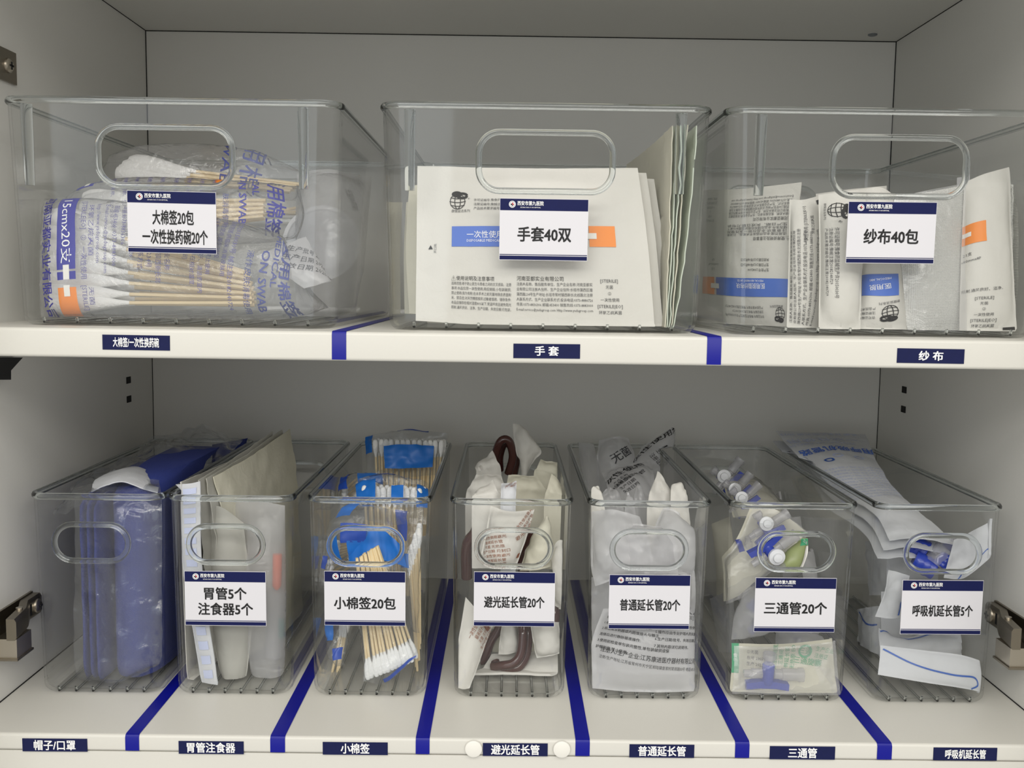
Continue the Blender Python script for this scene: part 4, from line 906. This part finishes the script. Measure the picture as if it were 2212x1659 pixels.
for k, (q, lb, m) in enumerate([
    ([(1000, 440, .90), (1060, 320, .90), (1200, 330, .90), (1240, 440, .90)], 'left one of the two broad wrappers rising behind the front rim', PAPER),
    ([(1220, 440, .91), (1240, 320, .91), (1390, 330, .91), (1480, 450, .91)], 'right one of the two broad wrappers rising behind the front rim', CREAM),
    ([(1035, 470, .85), (1045, 420, .85), (1150, 350, .85), (1200, 470, .85)], 'low pointed wrapper at the left just behind the front rim', PAPER),
    ([(1195, 500, .84), (1200, 370, .84), (1285, 360, .84), (1280, 500, .84)], 'narrow upright wrapper strip in the middle of the brown tube bin', COOLP),
    ([(1380, 330, .96), (1420, 240, .96), (1520, 260, .96), (1530, 360, .96)], 'dim wrapper at the right rear of the brown tube bin', CREAM),
    ([(1060, 320, .97), (1058, 280, .97), (1150, 190, .97), (1200, 300, .97)], 'dim wrapper peak at the left rear beside the brown arch', PAPER),
    ([(1440, 470, .88), (1480, 320, .88), (1570, 420, .88), (1590, 480, .88)], 'slanting wrapper at the right rim of the brown tube bin', CREAM)]):
    a0, b0, b1, a1 = q; lw = lambda p, d: (p[0], p[1]+d, p[2]-.01)
    wrap(rows(c, [b0, b1], [lw(((a0[0]+b0[0])/2, (a0[1]+b0[1])/2, a0[2]), 0), lw(((a1[0]+b1[0])/2, (a1[1]+b1[1])/2, a1[2]), 0)], [lw(a0, 20), lw(a1, 20)], [lw(a0, 380), lw(a1, 380)]), lb, (brown_lines(.5, .12, 2, 75, .0026) if k == 3 else None), m, .004, 80+k, .0028, nu=18, nv=26)
wrap(rows(c, [(1265, 40, .985), (1300, 40, .985), (1320, 55, .985)], [(1270, 130, .98), (1340, 110, .975), (1420, 185, .98)], [(1285, 210, .98), (1340, 210, .975), (1390, 240, .98)], [(1310, 270, .98), (1330, 300, .978), (1345, 330, .98)], [(1310, 470, .98), (1330, 500, .978), (1350, 500, .98)]), 'tall folded wrapper standing highest, beside the brown arch', None, th=.003, seed=90, crum=.0022)

# ------------------------------------------------------------------ plain extension tube bags
hb(4); c = CL5; GE = 'white bags of plain extension tubes'
def ebag(rws, lab, pr=None, mat=MILK, th=.010, seed=0, crum=.0022, **k): return pouch(rws, mat, lab, GE, 'tube bag', 'tube_bag', th, pr, crum, seed, **k)
def ext_print(s, b):
    r = -7
    L_ = ['使用说明:', '1.本品用后对人体静脉输注药液;', '2.将金属穿刺器或内圆锥接头与输注', '连接后进行静脉输液操作;', '3.使用前检查单包装完整性,单包装破损或保', '护帽脱落,禁止使用;']
    R_ = ['4.本品已灭菌,仅作一次性使用,用后销毁;', '5.操作应由专业护理人员实施和监护;', '6.生产日期/批号、失效日期、型号规格见封口;', '7.其他内容详见说明书。']
    s.para(b, L_, .075, .125, .0026, .0056, INK, r, bold=.008); s.para(b, R_, .535, .235, .0026, .0056, INK, r, bold=.008)
    s.text(b, '次连', .90, .06, .0085, GREYINK, r); s.text(b, '[CE]', .86, .155, .0040, GREYINK, r)
    s.text(b, '注册人/生产企业:江苏康进医疗器材有限公司', .50, .620, .0040, INK, r, width=.0780, bold=.006); s.text(b, '注册/生产地址:江苏省常州市天宁区郑陆镇查家村常郑路50号 电话:0519', .50, .705, .0026, INK, r, width=.0800)
o, s = ebag(rows(c, [(215, 1075, .822), (480, 1060, .816), (765, 1060, .822)], [(150, 1270, .812), (480, 1290, .806), (770, 1270, .812)], [(140, 1520, .80), (480, 1548, .797), (765, 1535, .80)]), 'lowest tube bag in front, printed with lines of black text', ext_print, MILK, .020, 91, .0012, nu=34, nv=30)
ce_ = c(520, 1360, .832); b = MB(); pts = []
for i in range(97):
    a = 2*math.pi*i/32; pts.append(inside(Vector((ce_.x+.036*math.cos(a), ce_.y+.006+.003*i/96+.002*math.cos(a*2), ce_.z-.002+.021*math.sin(a))), .002))
b.tube(pts, .0019, VWHITE, 8); obj('coiled_tube', b, o)
ebag(rows(c, [(150, 530, .84), (280, 520, .83), (420, 560, .835)], [(140, 780, .828), (300, 760, .82), (480, 720, .826)], [(170, 950, .822), (330, 900, .816), (500, 890, .82)]), 'tube bag pressed to the left wall beside the handle hole', None, MILK, .016, 92, .0034)
ebag(rows(c, [(300, 600, .83), (430, 600, .825), (560, 620, .83)], [(280, 720, .822), (430, 720, .815), (620, 700, .822)], [(270, 900, .818), (450, 880, .812), (640, 890, .818)]), 'tube bag seen through the handle hole', None, HAZY, .014, 93, .0036)
ebag(rows(c, [(555, 500, .845), (640, 540, .84), (700, 640, .845)], [(500, 640, .835), (640, 680, .828), (775, 720, .835)], [(480, 880, .83), (620, 880, .822), (775, 910, .83)]), 'tube bag sloping down toward the right wall', None, MILK, .016, 94, .0034)
ebag(rows(c, [(700, 850, .83), (720, 830, .828)], [(680, 1000, .82), (775, 940, .82)], [(640, 1120, .815), (780, 1110, .816)]), 'tube bag corner behind the card at the right', None, HAZY, .010, 95, .003, nu=14, nv=16)
ebag(rows(c, [(150, 900, .85), (450, 850, .85), (760, 900, .85)], [(150, 1100, .845), (450, 1100, .845), (760, 1100, .845)], [(160, 1480, .84), (450, 1480, .84), (750, 1480, .84)]), 'tube bag hidden behind the printed one', None, MILK, .016, 96, .003)
hb(4)
PEAKS = [([(152, 400), (185, 385), (218, 470)], .85, 'short tube bag tip at the left end of the front rim'), ([(205, 430), (260, 390), (320, 460)], .90, 'rounded tube bag tip left of centre at the front rim'),
         ([(340, 470), (355, 420), (385, 470)], .85, 'narrow tube bag tip in the middle of the front rim'), ([(390, 420), (410, 370), (450, 440)], .90, 'tube bag tip rising behind the middle of the rim'),
         ([(470, 440), (525, 305), (620, 470)], .87, 'tall pointed tube bag tip right of the middle'), ([(600, 380), (650, 380), (685, 450)], .86, 'square tube bag corner at the right of the rim')]
for k, (q, d, lb) in enumerate(PEAKS):
    a, m_, e = q; mid = (a[1]+e[1])/2
    ebag(rows(c, [(m_[0]-3, m_[1], d), (m_[0]+5, m_[1]+3, d)], [(a[0], a[1]+14, d-.006), (e[0], e[1]+4, d-.006)], [(a[0]-10, 620, d-.008), (e[0]+20, 620, d-.008)], [(a[0]-10, 760, d-.008), (e[0]+20, 760, d-.008)]), lb, None, PAPER if k in (0, 4, 5) else HAZY, .002, 100+k, .0040, nu=16, nv=26, cs=60)
def back_txt(s, b):
    s.text(b, '一次性使用', .30, .30, .0100, INK, 30, bold=.012); s.text(b, '静脉输液延长管', .45, .50, .0052, INK, 30); s.para(b, ['产品名称', '规格型号', '生产日期', '失效日期'], .18, .52, .0040, .0060, INK, 30)
ebag(rows(c, [(205, 310, 1.02), (360, 270, 1.015), (480, 240, 1.02)], [(240, 400, .985), (360, 380, .98), (500, 350, .985)], [(260, 520, .955), (380, 520, .95), (500, 500, .955)]), 'rear tube bag with slanting bold print', back_txt, MILK, .012, 110, .0024)
ebag(rows(c, [(430, 170, 1.055), (590, 65, 1.05), (620, 90, 1.055)], [(380, 280, 1.045), (520, 240, 1.04), (625, 240, 1.045)], [(400, 430, 1.04), (520, 430, 1.035), (630, 430, 1.04)]), 'tallest rear tube bag, dark print along its edges', lambda s, b: (s.text(b, '一次性使用无菌', .35, .18, .0085, INK, 38, bold=.012), s.para(b, ['产品技术要求', '生产许可证', '注册证编号'], .55, .30, .0042, .0062, INK, -50), s.text(b, 'SL', .85, .45, .012, INK, -80, bold=.012)), MILK, .012, 111, .0022)
ebag(rows(c, [(190, 130, 1.06), (300, 110, 1.055), (360, 120, 1.06)], [(180, 250, 1.05), (280, 240, 1.045), (400, 260, 1.05)], [(180, 420, 1.045), (280, 420, 1.04), (400, 420, 1.045)]), 'leftmost rear tube bag with faint print', lambda s, b: s.text(b, '无菌', .62, .40, .010, GREYINK, 40, bold=.01), MILK, .012, 112, .0026)
ebag(rows(c, [(75, 140, 1.065), (160, 150, 1.06)], [(90, 280, 1.05), (190, 280, 1.045)], [(130, 420, 1.03), (200, 420, 1.03)]), 'clear bag corner at the left rear rim of the plain tube bin', None, HAZY, .008, 113, .0026, nu=14, nv=16)
hb(4)
# ------------------------------------------------------------------ three-way stopcocks in peel packs
hb(5); c = CL6; GK = 'peel packs with three-way stopcocks'
def stopcock(par, p, right, up, k=1.0, knob=True):
    """clear body with three ports, a blue valve barrel and its lever"""
    r, u = Vector(right).normalized(), Vector(up).normalized(); f = r.cross(u).normalized()
    if f.y > 0: f = -f
    S = lambda a, b_, d=0: p+(r*a+u*b_+f*d)*k
    b = MB(); b.lathe([(.0042*k, -.0085*k), (.0050*k, -.007*k), (.0050*k, .008*k), (.0040*k, .009*k)], p, u, VBLUE, 18); root = obj('valve_barrel', b, par)
    b = MB(); b.tube([S(-.020, 0), S(-.014, 0), S(-.0135, 0), S(-.005, 0)], [.0030*k, .0032*k, .0044*k, .0040*k], VCLEAR, 14); obj('port', b, par)
    b = MB(); b.tube([S(.005, 0), S(.011, 0), S(.0115, 0), S(.024, 0), S(.025, 0), S(.029, 0)], [.0040*k, .0042*k, .0052*k, .0050*k, .0058*k, .0058*k], VCLEAR, 14); obj('port', b, par)
    b = MB(); b.tube([S(0, .008), S(0, .013), S(0, .0135), S(0, .018)], [.0040*k, .0042*k, .0054*k, .0054*k], VCLEAR, 14); obj('port', b, par)
    b = MB(); vs = []
    sec = [(-.0175, -.0045), (-.0175, .0010), (-.006, .0030), (.006, .0030), (.0175, .0010), (.0175, -.0045), (.007, -.0030), (-.007, -.0030)]
    for d in (-.0035, .0035): vs += [S(a, q-.0085, d) for a, q in sec]
    b.add(vs, [tuple(range(8)), tuple(range(8, 16))[::-1]]+[(i, (i+1) % 8, (i+1) % 8+8, i+8) for i in range(8)], VBLUE); obj('lever', b, par, False)
    if knob:
        b = MB(); b.lathe([(.0075*k, 0), (.0078*k, .001*k), (.0075*k, .0035*k), (.0045*k, .0045*k), (.004*k, .0065*k), (.0005, .007*k)], S(.002, .004, .004), f, VWHITE, 22); obj('white_cap', b, par)
def peel(rws, film_th, mat, lab, pr, cocks, seed, crum=.0012, film=True, off=.0):
    s = Sheet(rws, .0012, crum, 40, seed, 26, 24); lo = min((p for r in s.F for p in r), key=lambda p: p.z)
    t = thing('stopcock_pack', lo, lab, 'stopcock pack', GK)
    b = MB(); s.build(b, mat)
    if pr: pr(s, b)
    obj('paper_back', b, t, True, 50)
    if film:
        s2 = Sheet([[p+Vector((0, -.009, .001)) for p in r] for r in rws], film_th, crum*1.3, 50, seed+.5, 26, 24, 2.4, .06)
        b = MB(); s2.build(b, FACE); obj('blister_film', b, t)
    for a in cocks: stopcock(t, *a)
    return t
def green_print(s, b):
    s.rect(b, .00, .0, .07, .62, PGREEN); s.text(b, '三通', .035, .30, .0032, INKW, 90)
    s.para(b, ['②无菌', '批号 230711', '生产 20230711'], .15, .17, .0030, .0050, GREYINK, -2)
    for i, tx in enumerate(('一次性使用医用', '三通阀', '带延长管', '无热原 EO')): s.text(b, tx, .42+i*.055, .26, .0036, PGREEN, 84)
    s.line(b, [(.70+.055*math.cos(q), .17+.10*math.sin(q)) for q in [math.pi*2*i/8 for i in range(9)]], .0008, PGREEN, 20)
    s.text(b, '三通', .70, .17, .0045, PGREEN, -15); s.para(b, ['生产企业', '注册证', '地址'], .80, .14, .0034, .005, PGREEN, -15)
    s.text(b, '三通旋塞', .72, .36, .0052, PGREEN, -12)
peel(rows(c, [(312, 1268, .822), (600, 1272, .818), (908, 1240, .822)], [(312, 1400, .812), (600, 1420, .808), (905, 1400, .812)], [(300, 1540, .800), (600, 1560, .798), (930, 1545, .800)]), .020, CREAM, 'stopcock pack lying lowest in front, green print and blue lever showing', green_print,
     [(c(515, 1440, .800), (1, 0, -.02), (.03, -.1, 1), 1.0, False)], 121)
peel(rows(c, [(420, 500, .86), (560, 520, .856), (725, 640, .86)], [(330, 700, .846), (470, 720, .842), (620, 830, .846)], [(190, 870, .836), (300, 900, .832), (520, 860, .836)], [(240, 1035, .832), (290, 1030, .830), (360, 1000, .832)]), .022, CREAM, 'tilted stopcock pack with a round white cap in the handle hole', None,
     [(c(530, 760, .815), (.75, 0, .55), (.55, .1, -.75), 0.9, True), (c(500, 620, .842), (.8, .1, .5), (-.5, .1, .8), .8, True), (c(415, 770, .842), (.2, .1, -1), (1, 0, .2), .8, False)], 122, .0018)
o, s = pack(rows(c, [(620, 790, .828), (690, 690, .826), (735, 680, .828)], [(590, 830, .822), (650, 790, .820), (735, 770, .822)], [(560, 860, .818), (620, 862, .816), (700, 862, .818)]), .010, OLIVE, 'olive tinted stopcock pack at the right of the handle hole', GK, lambda s, b: (s.rect(b, .62, .02, 1, .22, PGREEN), s.text(b, '三通', .82, .12, .003, INKW, -30, res=1), s.rect(b, .86, .25, 1, 1, PAPERI)), .0012, 123, 'stopcock_pack', 'stopcock pack', 20, 20)
s = Sheet(rows(c, [(390, 960, .836), (500, 930, .832), (640, 900, .836)], [(330, 1100, .826), (480, 1080, .822), (630, 1060, .826)], [(310, 1250, .822), (470, 1230, .818), (620, 1180, .822)]), .016, .0030, 45, 124, 22, 22)
t = thing('stopcock_pack', c(400, 1250, .824), 'milky stopcock pack bulging behind the left half of the card', 'stopcock pack', GK); b = MB(); s.build(b, HAZY); obj('blister_film', b, t)
stopcock(t, c(450, 1080, .838), (.7, 0, .7), (-.7, .1, .7), 1.0, False)
s = Sheet(rows(c, [(560, 1180, .85), (700, 1200, .846), (860, 1230, .85)], [(560, 1300, .842), (720, 1300, .838), (880, 1300, .842)], [(600, 1420, .84), (740, 1420, .836), (900, 1480, .84)]), .014, .0034, 45, 125, 22, 20)
b = MB(); s.build(b, HAZY); o = obj('stopcock_pack', b); base_mesh(o, c(740, 1420, .836)); tag(o, 'crumpled stopcock pack just behind the lowest pack', 'stopcock pack', GK)
peel(rows(c, [(250, 300, 1.04), (330, 310, 1.035), (440, 330, 1.04)], [(280, 430, .97), (380, 430, .965), (590, 470, .97)], [(320, 560, .93), (420, 560, .925), (640, 580, .93)]), .022, CREAM, 'stopcock pack at the left rear, dark blue parts showing', None,
     [(c(275, 350, 1.00), (.6, 0, .8), (-.8, .1, .6), .9, True), (c(335, 420, .965), (.6, 0, .8), (-.8, .1, .6), .8, True), (c(370, 470, .94), (.7, 0, .7), (-.7, .1, .7), .8, True)], 126, .0016)
for k, (q, lb, m) in enumerate([
    ([(560, 560, .92), (840, 560, .94), (880, 900, .93), (600, 900, .91)], 'dim stopcock pack lying deep in the middle of the bin', HAZY),
    ([(700, 760, .88), (880, 740, .89), (900, 1100, .88), (720, 1120, .87)], 'stopcock pack standing near the right wall behind the card', HAZY),
    ([(620, 420, 1.0), (900, 440, 1.02), (920, 640, 1.0), (660, 640, .98)], 'rear stopcock pack in shadow at the right', MILK),
    ([(560, 1000, .87), (860, 980, .87), (890, 1230, .86), (580, 1230, .86)], 'stopcock pack hidden behind the card', MILK),
    ([(200, 600, .96), (300, 560, .96), (360, 1000, .95), (230, 1000, .95)], 'stopcock pack at the left wall, seen through the bin side', CREAM),
    ([(190, 1020, .90), (320, 960, .90), (330, 1330, .89), (240, 1330, .89)], 'lower stopcock pack at the left wall, seen through the bin side', HAZY)]):
    q = [c(*a) for a in q]; s = Sheet([[q[0], q[1]], [(q[0]+q[3])/2+Vector((0, -.006, 0)), (q[1]+q[2])/2+Vector((0, -.006, 0))], [q[3], q[2]]], .012, .0034, 40, 130+k, 18, 18)
    b = MB(); s.build(b, m); o = obj('stopcock_pack', b); base_mesh(o, (q[2]+q[3])/2); tag(o, lb, 'stopcock pack', GK)

# ------------------------------------------------------------------ ventilator tube pouches
hb(6); c = CL6; GV = 'paper pouches of ventilator tubes'
def vp(rws, lab, pr=None, mat=COOLP, th=.003, seed=0, crum=.0018, **k): return pouch(rws, mat, lab, GV, 'pouch', 'paper_pouch', th, pr, crum, seed, **k)
def top_print(s, b):
    s.text(b, '医用呼吸机管路', .60, .17, .0085, PBLUE, 187, bold=.014, width=.060); s.text(b, '一次性使用', .45, .08, .0070, PPALE, 186, width=.045); s.text(b, '无菌 环氧乙烷灭菌 2023', .45, .025, .0040, PPALE, 186)
    s.text(b, 'VENTILATOR CIRCUIT', .40, .115, .0042, PPALE, 186, width=.045)
    for i, (u, v) in enumerate(((.33, .27), (.48, .24), (.75, .24))): s.line(b, [(u+.06*math.cos(t), v+.012*math.sin(t)) for t in [math.pi*2*q/8 for q in range(9)]], .0008, BLUELINE if i == 0 else PPALE, 16)
    for i in range(12): s.text(b, '注册人/生产企业 地址 产品技术要求 使用说明', .5, .34+i*.024, .0030, PPALE, 183, res=1, width=.055)
UPF = Vector((0, -.35, 1))
for k, lb in enumerate(('topmost long pouch with blue print, running from the rear over the rim', 'second long pouch just under the printed one', 'third long pouch in the stack under the printed one')):
    dz = -.009*k; dx = -.0035*k
    rs = rows(c, [(560+10*k, 82+8*k, 1.045), (820, 90+8*k, 1.043), (1062, 100+8*k, 1.045)], [(720, 262, .975), (920, 235, .97), (1130, 262, .975)], [(900, 410, .925), (1040, 400, .92), (1215, 390, .925)], [(1110, 545, .875), (1230, 530, .872), (1370, 540, .875)], [(1195, 690, .835), (1370, 680, .830), (1590, 720, .832)])
    s = Sheet(sh(rs, dx, dz, .003*k), .004, .0012, 40, 141+k, 22, 44, 3, .03, face=UPF); b = MB(); s.build(b, COOLP)
    if k == 0: top_print(s, b)
    o = obj('paper_pouch', b, None, True, 50); base_mesh(o, (s.F[-1][0])); tag(o, lb, 'pouch', GV)
hb(6)
# the blue tube in the pouch mouth
t = thing('ventilator_tube', c(1400, 850, .83), 'dark blue ventilator tube ends in the handle hole of the rightmost bin', 'tube')
for nm, pts, r, m in (('blue_connector', ((1300, 700, .852), (1400, 760, .846)), .0095, VBLUE), ('blue_connector', ((1330, 800, .840), (1450, 860, .834)), .0085, VBLUE), ('clear_elbow', ((1440, 830, .836), (1500, 760, .838), (1560, 720, .845)), .0095, VCLEAR), ('blue_connector', ((1480, 850, .832), (1530, 790, .834)), .0075, VBLUE), ('blue_connector', ((1600, 720, .85), (1640, 760, .846)), .0080, VBLUE)):
    p = [inside(c(*q), r+.001) for q in pts]; p = [cr(p, i/10) for i in range(11)]; b = MB(); b.tube(p, [r*(1 if i % 3 else 1.06) for i in range(11)], m, 18); obj(nm, b, t)
def outline(pts, r=.0007): return lambda s, b: s.line(b, pts, r, BLUELINE, 40)
vp(rows(c, [(1560, 690, .822), (1680, 630, .808), (1790, 572, .799)], [(1520, 820, .818), (1660, 790, .806), (1790, 700, .798)], [(1500, 905, .812), (1620, 900, .804), (1785, 770, .797)]), 'slanting pouch crossing the right half of the handle hole', outline([(.95, .75), (.85, .55), (.70, .62), (.45, .80), (.35, 1)]), seed=151)
vp(rows(c, [(1190, 858, .838), (1250, 875, .834), (1312, 890, .836)], [(1165, 990, .826), (1230, 980, .822), (1290, 980, .826)], [(1115, 1120, .822), (1200, 1130, .818), (1275, 1120, .822)]), 'pouch corner at the left edge of the card', outline([(.75, .95), (.78, .75), (.95, .65)]), seed=152)
vp(rows(c, [(1680, 985, .832), (1725, 960, .83), (1768, 940, .832)], [(1690, 1040, .826), (1740, 1030, .824), (1800, 1010, .826)], [(1700, 1090, .822), (1750, 1090, .82), (1790, 1060, .822)]), 'pouch tip at the right edge of the card', None, seed=153, crum=.001)
vp(rows(c, [(1135, 1185, .846), (1260, 1235, .842), (1470, 1200, .840), (1705, 1215, .842)], [(1140, 1260, .838), (1300, 1280, .834), (1470, 1290, .832), (1650, 1290, .836)], [(1150, 1360, .832), (1300, 1370, .828), (1470, 1390, .828), (1600, 1345, .832)]), 'folded pouch with a blue curve just below the card', outline([(.02, .10), (.10, .02), (.22, .12), (.35, .30), (.60, .10), (.72, .06)]), th=.008, seed=154, crum=.0030)
vp(rows(c, [(1145, 1280, .810), (1400, 1310, .805), (1600, 1335, .803), (1745, 1380, .802)], [(1140, 1360, .806), (1400, 1400, .801), (1600, 1430, .799), (1745, 1460, .798)], [(1130, 1445, .80), (1400, 1490, .797), (1600, 1520, .797), (1735, 1545, .80)]), 'lowest pouch lying along the front wall with a long blue outline', outline([(.02, .12), (.25, .50), (.55, .62), (.80, .58), (.86, .78), (.78, .97)]), th=.004, seed=155, crum=.0010)
for k, (q, lb) in enumerate([
    ([(1180, 760, .90), (1500, 740, .90), (1560, 1000, .89), (1180, 1000, .89)], 'pouch behind the blue tube ends in the rightmost bin'),
    ([(1150, 980, .875), (1700, 960, .875), (1740, 1250, .865), (1150, 1250, .865)], 'pouch hidden behind the card of the rightmost bin'),
    ([(1010, 1080, .93), (1140, 1060, .90), (1140, 1400, .885), (1010, 1400, .92)], 'pouch edge with a blue line, seen through the left side of the rightmost bin'),
    ([(1060, 700, 1.0), (1200, 680, .98), (1220, 1000, .96), (1080, 1000, .98)], 'dim pouch further back against the left side of the rightmost bin'),
    ([(1560, 560, .95), (1760, 620, .93), (1760, 900, .91), (1560, 900, .93)], 'dim pouch behind the slanting one, at the right wall')]):
    q = [c(*a) for a in q]; vp([[q[0], (q[0]+q[1])/2+Vector((0, -.004, .002)), q[1]], [(q[0]+q[3])/2, (q[0]+q[1]+q[2]+q[3])/4+Vector((0, -.008, 0)), (q[1]+q[2])/2], [q[3], (q[2]+q[3])/2, q[2]]], lb, outline([(.1, .05), (.5, .25), (.9, .30)]) if k in (2,) else None, COOLP, .006, 160+k, .0036, nu=20, nv=20)
HOLD = None
